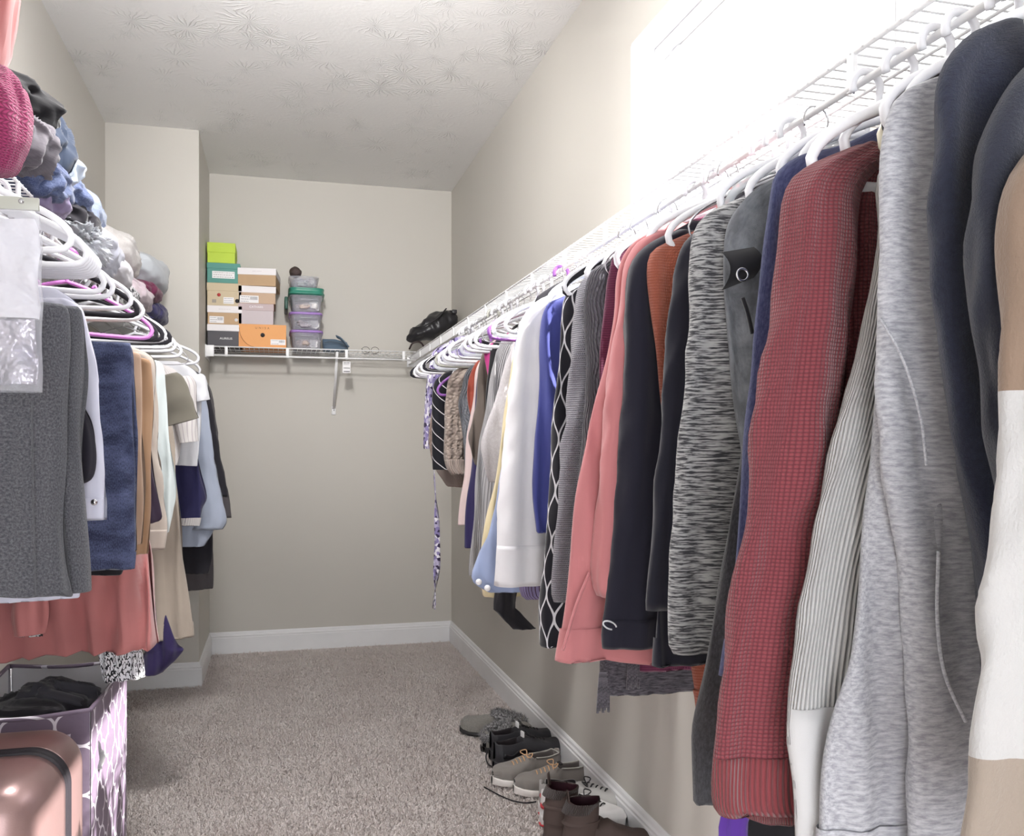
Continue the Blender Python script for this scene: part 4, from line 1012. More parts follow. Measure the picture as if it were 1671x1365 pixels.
def label_card(par, x0, x1, y, z0, z1, bars=True, lines=3, seed=0):
    lb2 = mk('sticker', box(x0, x1, y-.0008, y, z0, z1), WHT, par, False)
    r = random.Random(seed); parts = []
    w, h = x1-x0, z1-z0
    if bars:
        x = x0+w*.56
        while x < x1-w*.08:
            bw_ = w*r.choice((.012, .02, .03)); parts.append(box(x, x+bw_, y-.0013, y-.0008, z0+h*.42, z1-h*.14)); x += bw_+w*.022
    for k in range(lines):
        zz = z1-h*(.2+.62*k/max(1, lines-1)); x = x0+w*.06
        while x < x0+w*(.5 if bars else .9):
            ww_ = w*r.uniform(.03, .09); parts.append(box(x, x+ww_, y-.0013, y-.0008, zz-h*.035, zz+h*.035)); x += ww_+w*.03
    mk('print', join(*parts), GREYINK, lb2, False)
# ------------------------------------------------------------------ shoe boxes on the back shelf
YBX = 4.968
def shoe_box(label, x0, x1, z0, z1, lid, body, lidm, yaw=0, depth=.275, y0=YBX, over=.0022, grp='shoe boxes on the back shelf'):
    root = thing('shoe_box', label, 'shoe box', ((x0+x1)/2, (2*y0+depth)/2, z0), grp)
    mk('box_base', box(x0+over, x1-over, y0+over, y0+depth-over, z0, z1-.003, .0008, 1), body, root, False)
    L_ = mk('lid', box(x0, x1, y0, y0+depth, z1-lid, z1, .0012, 1), lidm, root, False)
    root.rotation_euler.z = math.radians(yaw)
    return root
def paper(n, c): return plain(n, c, .6, bump=(400, .05, .0004))
tan = paper('kraft_card', (190, 158, 122)); sand = paper('sand_card', (205, 188, 158)); lime = paper('lime_card', (188, 214, 66)); teal = paper('teal_card', (84, 148, 138))
grey = paper('charcoal_card', (78, 76, 82)); mauve = paper('mauve_card', (196, 178, 180)); mauve2 = paper('pale_mauve_card', (202, 190, 194)); orange = paper('orange_card', (230, 160, 96)); whc = paper('white_box_card', (238, 234, 236))
zz = lambda y: EYE+(HOR-y)*.003265
x0, x1 = -.352, -.172
b = shoe_box('charcoal shoe box with a white lid, bottom of the left stack', x0, x1-.0, ZD+.002, zz(530), .035, grey, whc)
text('AUREUS', .016, ((x0+x1)/2+.006, YBX-.0002, zz(553)), WINK, b, sx=1.1)
b = shoe_box('kraft shoe box with a white lid, second from the bottom of the left stack', x0+.001, x1-.002, zz(530)+.0005, zz(499.5), .037, tan, whc)
label_card(b, x0+.012, x0+.085, YBX+.0017, zz(528), zz(517), True, 3, 1)
for k, (xx, zc) in enumerate(((x0+.148, zz(522)),)): mk('finger_hole', tube([(xx, YBX+.0015, zc), (xx, YBX+.0025, zc)], .009, 18), WHT, b)
text('— — — — —', .01, ((x0+x1)/2, YBX-.0002, zz(505)), GREYINK, b)
b = shoe_box('sand-coloured shoe box with a red dot, middle of the left stack', x0-.001, x1-.003, zz(499.5)+.0005, zz(462.5), .042, sand, sand)
mk('red_dot', tube([(x0+.06, YBX+.001, zz(482)), (x0+.06, YBX+.0024, zz(482))], .0092, 20), paper('red_print', (186, 62, 62)), b)
mk('finger_hole', tube([(x0+.153, YBX+.0012, zz(491)), (x0+.153, YBX+.0024, zz(491))], .0108, 20), INK, b)
label_card(b, x0+.083, x0+.136, YBX+.0015, zz(496), zz(485.5), False, 3, 2)
mk('stamp', join(*[box(x0+.026+.0035*i, x0+.028+.0035*i, YBX+.0008, YBX+.0018, zz(495), zz(489.5)) for i in range(6)]), GREYINK, b, False)
b = shoe_box('teal shoe box with a wide white sticker, fourth from the bottom on the left', x0-.001, x1-.012, zz(462.5)+.0005, zz(430), .030, teal, teal)
label_card(b, x0+.026, x0+.14, YBX+.0015, zz(455), zz(443.5), False, 3, 3)
b = shoe_box('lime green shoe box on top of the left stack', x0, x1-.036, zz(430)+.0005, zz(397), .052, lime, lime, depth=.22)
text('— ——', .008, ((x0+x1)/2-.02, YBX-.0002, zz(405)), plain('lime_print', (214, 226, 120), .6), b)
x0 = -.192
b = thing('shoe_box', 'orange flap-front shoe box with a round hole, bottom of the right stack', 'shoe box', (x0+.125, 5.1, ZD+.002), 'shoe boxes on the back shelf')
bx1 = x0+.247
mk('box_base', box(x0, bx1, YBX+.002, YBX+.27, ZD+.002, zz(528), .001, 1), orange, b, False)
# curved flap: front plate whose lower left corner is cut by an arc
fz0, fz1 = ZD+.004, zz(528)
arc = [(x0+.001, fz1), (x0+.003, fz1-.02)]+[(x0+.003+.085*(1-math.cos(t_*PI/2))+.0, fz1-.02-(fz1-.02-fz0)*math.sin(t_*PI/2)) for t_ in np.linspace(.05, 1, 14)]+[(bx1-.001, fz0), (bx1-.001, fz1)]
n = len(arc); V = [(x, YBX-.0005, z) for x, z in arc]+[(x, YBX+.002, z) for x, z in arc]
mk('front_flap', (V, [tuple(range(n)), tuple(range(2*n-1, n-1, -1))]+[(i, i+n, (i+1) % n+n, (i+1) % n) for i in range(n)]), paper('orange_flap_card', (234, 166, 102)), b, False)
mk('flap_edge', tube([(x, YBX-.0008, z) for x, z in arc[1:16]], .0009, 5), plain('brown_edge', (110, 66, 34), .7), b)
mk('finger_hole', tube([(x0+.124, YBX-.0012, zz(545.5)), (x0+.124, YBX-.0002, zz(545.5))], .0115, 22), INK, b)
text('U N I S A', .016, (x0+.122, YBX-.0008, zz(534)), plain('brown_print', (150, 96, 56), .6), b, track=1.15)
label_card(b, x0+.165, x0+.243, YBX-.0005, zz(561), zz(552), True, 2, 4)
b = shoe_box('mauve shoe box with a darker lid, second in the right stack', x0-.002, -.01, zz(528)+.0005, zz(494), .037, mauve2, mauve, depth=.25)
text('CATHARS', .016, ((x0-.01)/2+.0, YBX-.0002, zz(499.5)), WINK, b)
b = shoe_box('kraft shoe box with white lid and barcode sticker, third in the right stack', x0-.002, .001, zz(494)+.0005, zz(465), .036, paper('light_kraft', (198, 168, 142)), whc, depth=.27)
label_card(b, x0+.006, x0+.103, YBX+.0015, zz(493), zz(481), True, 3, 5)
b = shoe_box('large kraft shoe box with white lid set askew on top of the right stack', x0+.006, .014, zz(465)+.0005, zz(436), .036, tan, whc, yaw=-5, depth=.27, y0=YBX-.01)
text('—— ———', .009, (-.085, YBX-.0112, zz(441)), GREYINK, b)

# ------------------------------------------------------------------ clear storage bins
CLB = glassy('clear_bin_plastic', (214, 214, 224), .62, .18)
PUR = plain('translucent_purple_lid', (168, 132, 204), .35); GRN = plain('green_lid', (58, 140, 120), .35)
def bin_(label, x0, x1, z0, z1, lidm=None, y0=4.972, d=.27, fill=(), seed=0):
    cx, cy = (x0+x1)/2, y0+d/2
    root = thing('storage_bin', label, 'storage bin', (cx, cy, z0), 'clear storage bins on the back shelf')
    w = (x1-x0)/2; hd = d/2
    def ringp(k, s, z, rad=.02):
        p = []
        for q in range(32):
            a = 2*PI*q/32; c, s_ = math.cos(a), math.sin(a)
            p.append(Vector((cx+(w*s)*math.copysign(abs(c)**.35, c), cy+(hd*s)*math.copysign(abs(s_)**.35, s_), z)))
        return p
    rows = [(.80, z0), (.83, z0+.004), (.90, z1-.028), (.93, z1-.024), (.94, z1-.008), (.985, z1-.007), (.985, z1-.003), (.93, z1-.003), (.885, z1-.028), (.81, z0+.006)]
    V, F_, U_ = [], [], []
    for i, (s, z) in enumerate(rows):
        for p in ringp(i, s, z): V.append(p); U_.append((0, 0))
    for i in range(len(rows)-1):
        for q in range(32): F_.append((i*32+q, i*32+(q+1) % 32, (i+1)*32+(q+1) % 32, (i+1)*32+q))
    F_.append(tuple(range(31, -1, -1))); F_.append(tuple((len(rows)-1)*32+q for q in range(32)))
    mk('bin_body', (V, F_), CLB, root)
    mk('handle_rib', join(box(cx-.03, cx-.028, y0+.004, y0+.010, z1-.026, z1-.008), box(cx+.028, cx+.03, y0+.004, y0+.010, z1-.026, z1-.008), box(cx-.034, cx+.034, y0+.006, y0+.012, z1-.029, z1-.026)), CLB, root, False)
    if lidm:
        rows = [(.99, z1-.010), (1.0, z1-.004), (.985, z1+.002), (.93, z1+.003), (.92, z1-.001)]
        V, F_ = [], []
        for i, (s, z) in enumerate(rows):
            for p in ringp(i, s, z): V.append(p)
        for i in range(len(rows)-1):
            for q in range(32): F_.append((i*32+q, i*32+(q+1) % 32, (i+1)*32+(q+1) % 32, (i+1)*32+q))
        F_.append(tuple(range(31, -1, -1))); F_.append(tuple((len(rows)-1)*32+q for q in range(32)))
        mk('lid', (V, F_), lidm, root)
    return root
xa, xb = .070, .255
bins = [('clear bin with a purple lid, bottom of the bin stack', xa+.002, xb, ZD+.002, zz(535), PUR), ('clear bin with a purple lid, second from the bottom', xa-.002, xb-.003, zz(535)+.004, zz(505), PUR),
        ('clear bin holding a pale shoe under an upturned green lid', xa, xb, zz(505)+.004, zz(475), None), ('open clear bin on top of the bin stack, a dark shoe poking out', xa-.004, xb-.022, zz(464)+.003, zz(443.5), None)]
for k, (lb_, a, b_, c, d_, m) in enumerate(bins):
    bin_(lb_, a, b_, c, d_, m)
    cc = [(206, 190, 184), (190, 184, 192), (226, 210, 202), (196, 200, 206)][k]
    lump('shoe', ['tan lace-up shoes inside the bottom purple-lidded bin', 'grey shoes inside the second purple-lidded bin', 'pale high-heeled shoe inside the bin under the green lid', 'silver sandals in the open top bin'][k], 'shoes',
         ((a+b_)/2-.02, 5.09, c+.032), (.085, .2, .048), plain('pale_leather_%d' % k, cc, .5), (0, 0, 6), 60+k, .2, group='shoes kept in the clear bins')
    lump('tissue_paper', ['crumpled white paper in the bottom bin', 'white paper in the second bin', 'white paper in the third bin under the green lid', 'white paper in the open top bin'][k], 'paper',
         ((a+b_)/2+.04, 5.09, c+.034), (.06, .19, .05), WHT, (0, 0, 0), 70+k, .14, group='paper in the clear bins', flat=.5)
# the green lid: seen as an upturned tray slipping to the left
gl = thing('bin_lid', 'green bin lid set loosely askew between the two upper bins', 'lid', (.16, 5.10, zz(475)), None)
def gring(s, z, t):
    out = []
    for q in range(40):
        a = 2*PI*q/40; c, s_ = math.cos(a), math.sin(a)
        out.append(Vector((.163+.098*s*math.copysign(abs(c)**.35, c), 5.108+.148*s*math.copysign(abs(s_)**.35, s_), z)))
    return out
rows = [(1.0, zz(475)+.002), (1.01, zz(475)+.008), (.97, zz(475)+.012), (.965, zz(466)), (.99, zz(464.5)), (.98, zz(464)), (.94, zz(464)), (.93, zz(468)), (.92, zz(475)+.004)]
V, F_ = [], []
for s, z in rows: V += gring(s, z, 0)
for i in range(len(rows)-1):
    for q in range(40): F_.append((i*40+q, i*40+(q+1) % 40, (i+1)*40+(q+1) % 40, (i+1)*40+q))
F_.append(tuple(range(39, -1, -1))); F_.append(tuple((len(rows)-1)*40+q for q in range(40)))
mk('lid_tray', (V, F_), GRN, gl)
gp = [Vector((.066, 4.965, zz(477))), Vector((.052, 4.97, zz(488))), Vector((.047, 4.975, zz(498)))]
mk('lid_wing', box(.046, .064, 4.985, 5.2, zz(500), zz(479), .006), plain('dark_green_lid', (44, 84, 72), .4), gl)
def shoe_heel(px_, py_, Y): return P(px_, py_, Y)
lump('shoe', 'dark brown shoe heel poking out of the open top bin', 'shoes', P(482, 445, 5.03), (.06, .10, .055), plain('dark_brown_suede', (72, 58, 56), .7), (0, 25, 0), 81, .05, group='shoes kept in the clear bins')
# blue-grey folded purse
pu = thing('purse', 'small blue-grey leather purse with a folded flap on the back shelf', 'purse', P(548, 570, 5.05))
bgl = plain('blue_grey_leather', (92, 110, 128), .42, bump=(220, .2, .001))
A0 = P(528, 574, 5.0); A1 = P(571, 576, 5.0)
def pur(u, v):
    a = 2*PI*u; z = ZD+.003+.062*v; w = (A1.x-A0.x)/2*(1-.05*v); c = (A0.x+A1.x)/2-.006*v
    t_ = .055*(1-.75*v)
    dx, dy = sect(0, w, t_, a)
    k = 1-.22*max(0, dx/w)*v
    return Vector((c+dx, 5.08+dy+.004*noise.noise(Vector((dx*30, z*40, 1))), ZD+.003+.068*v*k)), (u*.4, v*.1)
mk('purse_body', grid(pur, 40, 14, cap0=True, cap1=True), bgl, pu)
F0, F1 = P(548, 549, 5.06), P(568, 566, 5.0)
mk('flap', tube([P(550, 550, 5.05), P(556, 553, 5.03), P(563, 560, 5.02), P(569, 567, 5.02)], .012, 10, smooth=14, flat=(.016, .005), up=(0, -1, .2)), bgl, pu)
mk('piping', tube([P(529, 560, 5.02), P(540, 558, 5.02), P(555, 561, 5.02), P(566, 566, 5.03)], .0018, 6, smooth=16), plain('dark_piping', (50, 58, 68), .5), pu)
# sunglasses
sg = thing('sunglasses', 'thin dark-framed glasses lying on the back shelf right of the purse', 'glasses', P(597, 573, 5.08))
g0 = P(588, 575, 5.06)
mk('glasses_frame', join(*[tube([g0+Vector((.022*math.cos(a)+.03+.052*k, .0, .019*math.sin(a)+.012)) for a in np.linspace(0, 2*PI, 17)[:-1]], .0014, 6, closed=True) for k in range(2)]), INK, sg)
mk('glasses_arm', tube([g0+Vector((.006, 0, .02)), g0+Vector((.03, .06, .012)), g0+Vector((.07, .1, .004))], .0014, 6, smooth=10), INK, sg)
# hang tag under the back shelf
tg = thing('hang_tag', 'small printed price tag hanging under the back shelf beside the brace', 'tag', P(565, 585, 4.955))
a, b_ = P(559, 590, 4.95), P(572, 609, 4.95)
mk('tag_card', box(a.x, b_.x, 4.949, 4.951, b_.z, a.z, .0005, 1), WHT, tg, False)
mk('tag_string', tube([(a.x+.02, 4.955, ZR), (a.x+.021, 4.951, a.z)], .0007, 5), WHT, tg)
r_ = random.Random(4); pp = []
for zf, hh_ in ((.88, .07), (.74, .03), (.42, .05), (.12, .08)):
    x = a.x+.006
    while x < b_.x-.008:
        w_ = r_.uniform(.002, .006); pp.append(box(x, x+w_, 4.9483, 4.949, b_.z+(a.z-b_.z)*(zf-hh_/2), b_.z+(a.z-b_.z)*(zf+hh_/2))); x += w_+.0012
mk('tag_print', join(*pp), INK, tg, False)
# black handbag in the corner on the shelf
hb = thing('handbag', 'slouchy black leather handbag lying on the shelf in the far corner', 'handbag', P(700, 566, 5.02))
bl_ = plain('black_leather', (40, 39, 43), .38, bump=(30, .35, .004))
q0, q1 = P(662, 552, 5.03), P(744, 512, 5.03)
d = (q1-q0); Lh = d.length; d.normalize(); up_ = Vector((-d.z, 0, d.x))
def hbf(u, v):
    a = 2*PI*u; s = math.sin(PI*min(1, max(0, v)))**.45
    hgt = (.046+.040*v)*s; dep = .085*s
    c = q0+d*(Lh*v)
    nz = noise.noise(Vector((v*6, math.cos(a)*1.5, math.sin(a)*1.5)))*.016+noise.noise(Vector((v*16, a, 3)))*.006
    return c+up_*((hgt+nz)*math.sin(a)-.012)+Vector((0, (dep+nz)*math.cos(a), 0)), (u*.4, v*.4)
mk('bag_body', grid(hbf, 48, 44, cap0=True, cap1=True), bl_, hb)
mk('bag_handle', tube([q0+d*.05+up_*.03+Vector((0, -.07, 0)), q0+d*.10+up_*.012+Vector((0, -.105, 0)), q0+d*.19+up_*.015+Vector((0, -.105, 0)), q0+d*.27+up_*.045+Vector((0, -.07, 0))], .006, 8, smooth=24, flat=(.004, .009)), bl_, hb)
mk('bag_zip_end', box(q1.x-.03, q1.x-.002, 4.985, 5.005, q1.z-.006, q1.z+.016, .003), bl_, hb)
mk('bag_strap', tube([P(668, 570, 4.99), P(674, 560, 4.97), P(686, 559, 4.97), P(694, 570, 4.99)], .005, 8, smooth=16), plain('brown_strap', (50, 36, 36), .45), hb)
# ------------------------------------------------------------------ shoes by the right baseboard
def shoe_mesh(Lg_, W, heel_h, toe_h, rim, op=(.04, .46), sole=.022, seed=0, opw=.6, shaft=0.0, toe_spring=.008, flare=0.0):
    """local: x heel->toe, y width, z up; returns upper, lining, sole meshes"""
    def hw(t):
        k = [(0, .0), (.02, .42), (.08, .68), (.2, .76), (.38, .72), (.55, .86), (.7, 1.0), (.82, .95), (.92, .72), (.975, .42), (1, .0)]
        for (a, b), (c, d) in zip(k, k[1:]):
            if t <= c: return (b+(d-b)*(.5-.5*math.cos(PI*(t-a)/(c-a))) if 0 < a and c < 1 else b+(d-b)*math.sqrt(max(0, (t-a)/(c-a))) if a == 0 else b+(d-b)*(1-math.sqrt(max(0, 1-(t-a)/(c-a)))))*W/2
        return 0
    def bow(t): return .06*W*math.sin(t*PI)      # slight banana of the last
    def base(t): return toe_spring*max(0, (t-.72)/.28)**2
    def top(t):
        if t < .5: return heel_h+(rim-heel_h)*(1-min(1, t/.5))*0+0
        return 0
    def hgt(t):
        # dome height: instep ridge falling to the toe
        if t < .5: return heel_h
        k = (t-.5)/.5
        return heel_h+(toe_h-heel_h)*(math.sin(min(1, k*1.25)*PI/2))-(toe_h*.55)*max(0, (k-.75)/.25)**2
    def up(u, v):
        t = .004+v*.992
        w = hw(t); h = hgt(t); bz = base(t)+sole
        o = 0
        a0, a1 = op
        if a0 < t < a1: o = min(1, (t-a0)/.035, (a1-t)/.05); o = o*o*(3-2*o)
        a = PI*u
        x_, z_ = math.cos(a), math.sin(a)
        dome = Vector((t*Lg_, bow(t)+w*math.copysign(abs(x_)**.62, x_), bz+h*abs(z_)**.72))
        rimz = rim*(1-.12*math.sin(PI*min(1, t/max(.01, a1)))) if not shaft else shaft*(1-.06*math.sin(PI*t/a1))
        wr = w*(opw+.12)
        if shaft: wr = max(w*.5, .045*(1-((t-(a0+a1)/2)/((a1-a0)/2+.02))**2)**.5 if abs((t-(a0+a1)/2)/((a1-a0)/2+.02)) < 1 else 0)
        sgn = 1 if u < .5 else -1; uu = u if u < .5 else 1-u
        if uu < .26:
            k = uu/.26; y = w+(wr-w)*k**1.4; z = rimz*k
        elif uu < .32:
            k = (uu-.26)/.06; y = wr-.004*k; z = rimz+.003*math.sin(k*PI)
        elif uu < .46:
            k = (uu-.32)/.14; y = (wr-.004)*(1-.1*k); z = rimz*(1-k)+.006*k
        else: k = (uu-.46)/.04; y = (wr-.004)*.9*(1-k); z = .006
        opn = Vector((t*Lg_, bow(t)+sgn*y, bz+z))
        p = dome.lerp(opn, o)
        n = noise.noise(Vector((t*9, u*5, seed)))
        p += Vector((0, 0, .003*n)) if z_ > .3 else Vector((0, .0015*n, 0))
        return p, (v*Lg_, u*.2)
    vf = grid(up, 56, 56, closed=False)
    mi = []
    for j in range(56):
        for i in range(56):
            uu = (i+.5)/56; uu = min(uu, 1-uu); t = (j+.5)/56
            mi.append(1 if (uu > .30 and op[0]+.02 < t < op[1]-.02) else 0)
    upper = (vf[0], vf[1], vf[2], mi)
    def so(u, v):
        t = .5-.5*math.cos(PI*v); t = min(.999, max(.001, t)); a = 2*PI*u
        w = hw(t)*1.06+.0015; c, s = math.cos(a), math.sin(a)
        th = sole*(1.15 if t < .35 else 1.0)
        return Vector(((t-.5)*Lg_*1.02+.5*Lg_, bow(t)+w*math.copysign(abs(c)**.3, c), base(t)+th/2+th/2*math.copysign(abs(s)**.4, s))), (t, u)
    sl = grid(so, 28, 48)
    return upper, sl, (hw, bow, base, hgt)
def place(vf, M): return xf(vf, M)
def make_shoe(name, label, catg, group, toe, heel, mats, lace=None, z=0.0, roll=0, extra=None, **k):
    """toe, heel: pixel points on the floor"""
    def fl(px_, py_):
        kk = (px_-CX)/FPX; d = EYE/((py_-HOR)/FPX); return Vector(((math.sin(TH)+math.cos(TH)*kk)*d, (math.cos(TH)-math.sin(TH)*kk)*d, 0))
    Hh, Tt = heel if isinstance(heel, Vector) else fl(*heel), toe if isinstance(toe, Vector) else fl(*toe)
    d = Tt-Hh; ln = k.pop('length', d.length); ang = math.atan2(d.y, d.x)
    M = Matrix.Translation(Hh+Vector((0, 0, .008+z))) @ Matrix.Rotation(ang, 4, 'Z') @ Matrix.Rotation(math.radians(roll), 4, 'X')
    root = thing(name, label, catg, Hh+Vector((0, 0, .008+z)), group)
    up, sl, fn = shoe_mesh(ln, **k)
    mk('upper', xf(up, M), [mats[0], mats[2]], root)
    mk('sole', xf(sl, M), mats[1], root)
    hw, bow, base, hgt = fn; sole = k.get('sole', .022)
    if lace:
        for j in range(5):
            t = .50+.05*j; h = hgt(t)*.985+sole+.001; w = .024-.001*j; y0_ = bow(t)
            mk('lace', xf(tube([(t*ln, y0_-w, h-.008), ((t+.012)*ln, y0_-w*.3, h+.001), ((t+.02)*ln, y0_+w*.3, h+.001), ((t+.03)*ln, y0_+w, h-.008)], .0022, 6, smooth=12), M), lace, root)
        for s_ in (-1, 1):
            t = .50; h = hgt(t)+sole-.001
            mk('lace_bow', xf(tube([(t*ln, bow(t), h), ((t-.03)*ln, bow(t)+s_*.022, h+.012), ((t+.03)*ln, bow(t)+s_*.036, h+.004), ((t+.02)*ln, bow(t)+s_*.006, h)], .0019, 6, smooth=16), M), lace, root)
    if extra: extra(root, M, ln, fn, sole)
    return root, M, ln, fn
def lm(n, c, r=.6): return plain(n, c, r, bump=(160, .25, .0012))
GS = 'shoes lined up along the right baseboard'
dlin = lm('dark_shoe_lining', (36, 30, 34)); 
# 1 grey slippers with fur collars
gs = F('grey_felt', (138, 134, 128), 'fuzzy', (158, 154, 148)); blk = lm('black_sole', (38, 36, 38)); fur = F('black_white_fur', (60, 56, 60), 'fuzzy', (214, 212, 214), s=1.3)
def fur_collar(root, M, ln, fn, sole):
    pts = [Vector((ln*(.25+.22*math.cos(a)), .033*math.sin(a), .068+.012*math.cos(a))) for a in np.linspace(0, 2*PI, 17)[:-1]]
    def f(u, v):
        a = 2*PI*v; b = 2*PI*u
        c = Vector((ln*(.25+.2*math.cos(a)), .03*math.sin(a), .066+.012*math.cos(a)))
        r = .019*(1+.5*noise.noise(Vector((a*4, b*3, 2)))+.25*noise.noise(Vector((a*14, b*9, 5))))
        o = Vector((math.cos(a)*math.cos(b)*r, math.sin(a)*math.cos(b)*r, math.sin(b)*r))
        return c+o, (v*.3, u*.1)
    o = mk('fur_collar', xf(grid(f, 30, 90), M), fur, root)
    rr = random.Random(9); parts_v, parts_f = [], []
    for _ in range(900):
        a, b = rr.uniform(0, 2*PI), rr.uniform(-.6, 2.6)
        c = Vector((ln*(.25+.2*math.cos(a)), .03*math.sin(a), .066+.012*math.cos(a)))
        dd = Vector((math.cos(a)*math.cos(b), math.sin(a)*math.cos(b), math.sin(b)))
        p0 = c+dd*.016; p1 = p0+dd*rr.uniform(.01, .018)+Vector((rr.uniform(-.006, .006), rr.uniform(-.006, .006), 0)); s_ = dd.orthogonal().normalized()*.0011
        i = len(parts_v); parts_v += [p0+s_, p0-s_, p1]; parts_f.append((i, i+1, i+2))
    f_ = mk('fur_tufts', xf((parts_v, parts_f, [(v.x, v.y*8) for v in parts_v]), M), fur, o, False); f_['kind'] = 'stuff'
k_sl = dict(W=.100, heel_h=.062, toe_h=.045, rim=.052, op=(.04, .44), sole=.018)
make_shoe('slipper', 'grey felt slipper with a black-and-white fur collar, toe pointing left onto the carpet', 'slipper', GS, (766, 1199), (857, 1204), (gs, blk, dlin), extra=fur_collar, length=.265, seed=1, **k_sl)
make_shoe('slipper', 'grey felt slipper with its toe against the baseboard behind the black sneakers', 'slipper', GS, (864, 1206), (790, 1232), (gs, blk, dlin), extra=fur_collar, length=.255, seed=2, **k_sl)
# 2 black sneakers
bks = lm('black_knit_upper', (44, 43, 48)); bsole = lm('black_foam_sole', (58, 56, 60)); blace = plain('black_lace', (28, 26, 30), .7)
def overlay(root, M, ln, fn, sole):
    hw, bow, base, hgt = fn
    for s_ in (-1, 1):
        pts = [Vector((t*ln, bow(t)+s_*(hw(t)*1.01), sole+base(t)+z)) for t, z in ((.08, .03), (.2, .02), (.32, .035), (.45, .03), (.6, .012), (.8, .008))]
        mk('side_overlay', xf(tube(pts, .004, 8, smooth=24, flat=(.0075, .002)), M), lm('glossy_black_overlay', (34, 33, 37), .35), root)
    mk('tongue_label', xf(box(ln*.405, ln*.425, bow(.4)-.012, bow(.4)+.012, sole+hgt(.4)-.002, sole+hgt(.4)+.02, .002), M), WHT, root)
k_bs = dict(W=.104, heel_h=.072, toe_h=.046, rim=.066, op=(.03, .40), sole=.03)
make_shoe('sneaker', 'black sneaker nearest the slippers, toe to the baseboard', 'sneaker', GS, (884, 1229), (800, 1243), (bks, bsole, dlin), lace=blace, extra=overlay, length=.275, seed=3, **k_bs)
make_shoe('sneaker', 'black sneaker lying in front of its mate beside the canvas shoes', 'sneaker', GS, (908, 1243), (806, 1262), (bks, bsole, dlin), lace=blace, extra=overlay, length=.285, seed=4, **k_bs)
# 3 grey canvas shoes
cvs = F('grey_canvas', (140, 133, 128), 'plain'); wsole = plain('white_rubber', (222, 216, 212), .45); tlace = plain('tan_leather_lace', (206, 166, 128), .6)
def canvas_extra(root, M, ln, fn, sole):
    hw, bow, base, hgt = fn
    mk('rim_binding', xf(tube([Vector((t*ln, bow(t)+s*hw(t)*.74, sole+.052*(1-.12*math.sin(PI*t/.46))+.002)) for s, ts in ((1, np.linspace(.42, .06, 9)), (-1, np.linspace(.06, .42, 9))) for t in ts], .0026, 6, smooth=50), M), lm('pale_grey_binding', (168, 166, 160)), root)
k_cv = dict(W=.098, heel_h=.058, toe_h=.036, rim=.052, op=(.04, .46), sole=.026)
make_shoe('canvas_shoe', 'grey canvas shoe with tan laces, farther of the pair', 'canvas shoe', GS, (828, 1282), (912, 1264), (cvs, wsole, lm('grey_lining', (96, 90, 88))), lace=tlace, extra=canvas_extra, length=.268, seed=5, **k_cv)
def cv2(root, M, ln, fn, sole):
    canvas_extra(root, M, ln, fn, sole); hw, bow, base, hgt = fn
    mk('tongue_label', xf(box(ln*.39, ln*.43, bow(.4)-.014, bow(.4)+.014, sole+hgt(.4)+.000, sole+hgt(.4)+.006, .001), M), INK, root)
make_shoe('canvas_shoe', 'grey canvas shoe with tan laces and a black tongue label, nearer of the pair', 'canvas shoe', GS, (852, 1300), (962, 1284), (cvs, wsole, lm('grey_lining', (96, 90, 88))), lace=tlace, extra=cv2, length=.275, seed=6, **k_cv)
# 4 grey running shoes with red
rn = lm('pale_grey_mesh', (176, 174, 172)); rs2 = plain('off_white_sole', (214, 212, 212), .45); red = plain('red_rubber', (200, 66, 72), .5)
def run_extra(root, M, ln, fn, sole):
    hw, bow, base, hgt = fn
    mk('heel_tab', xf(tube([Vector((t*ln, bow(t)+s*hw(t)*1.03, sole+.03)) for s, ts in ((1, (.16, .09, .03)), (-1, (.03, .09, .16))) for t in ts], .004, 8, smooth=24, flat=(.007, .0025)), M), red, root)
    mk('outsole', xf(tube([Vector((t*ln, bow(t)+s*hw(t)*1.04, .006)) for s, ts in ((1, (.3, .2, .1, .02)), (-1, (.02, .1, .2, .3))) for t in ts], .005, 8, smooth=30), M), red, root)
    for s in (-1, 1):
        mk('swoosh_logo', xf(tube([Vector((t*ln, bow(t)+s*(hw(t)*1.0+.001), sole+z)) for t, z in ((.68, .012), (.62, .008), (.55, .014), (.46, .028))], .003, 6, smooth=14, rfn=lambda q: .4+1.3*math.sin(PI*min(1, q*1.1))**.7), M), plain('dark_logo', (48, 40, 46), .5), root)
    mk('toe_overlay', xf(tube([Vector((t*ln, bow(t)+s*hw(t)*.55, sole+hgt(t)*.86)) for s, ts in ((1, (.6, .72, .85)), (-1, (.85, .72, .6))) for t in ts], .002, 6, smooth=30), M), wsole, root)
k_rn = dict(W=.108, heel_h=.070, toe_h=.05, rim=.070, op=(.03, .40), sole=.032)
make_shoe('running_shoe', 'pale grey running shoe with its toe to the baseboard and black laces', 'running shoe', GS, (982, 1340), (880, 1330), (rn, rs2, dlin), lace=blace, extra=run_extra, length=.295, seed=7, **k_rn)
make_shoe('running_shoe', 'white running shoe with a red heel tab, half hidden by the brown boots', 'running shoe', GS, (960, 1362), (884, 1346), (lm('white_mesh', (222, 220, 220)), rs2, dlin), lace=blace, extra=run_extra, length=.275, seed=8, **k_rn)
def flr(px_, py_, h=.012):
    kk = (px_-CX)/FPX; d = (EYE-h)/((py_-HOR)/FPX); return Vector(((math.sin(TH)+math.cos(TH)*kk)*d, (math.cos(TH)-math.sin(TH)*kk)*d, h))
o = mk('shoelace', tube([flr(790, 1285), flr(812, 1297), flr(835, 1307), flr(858, 1311), flr(875, 1309)], .0026, 6, smooth=30), blace)
o['label'] = 'long black lace trailing in a curve across the carpet left of the red-heeled shoe'; o['category'] = 'shoelace'; o['group'] = 'loose laces'
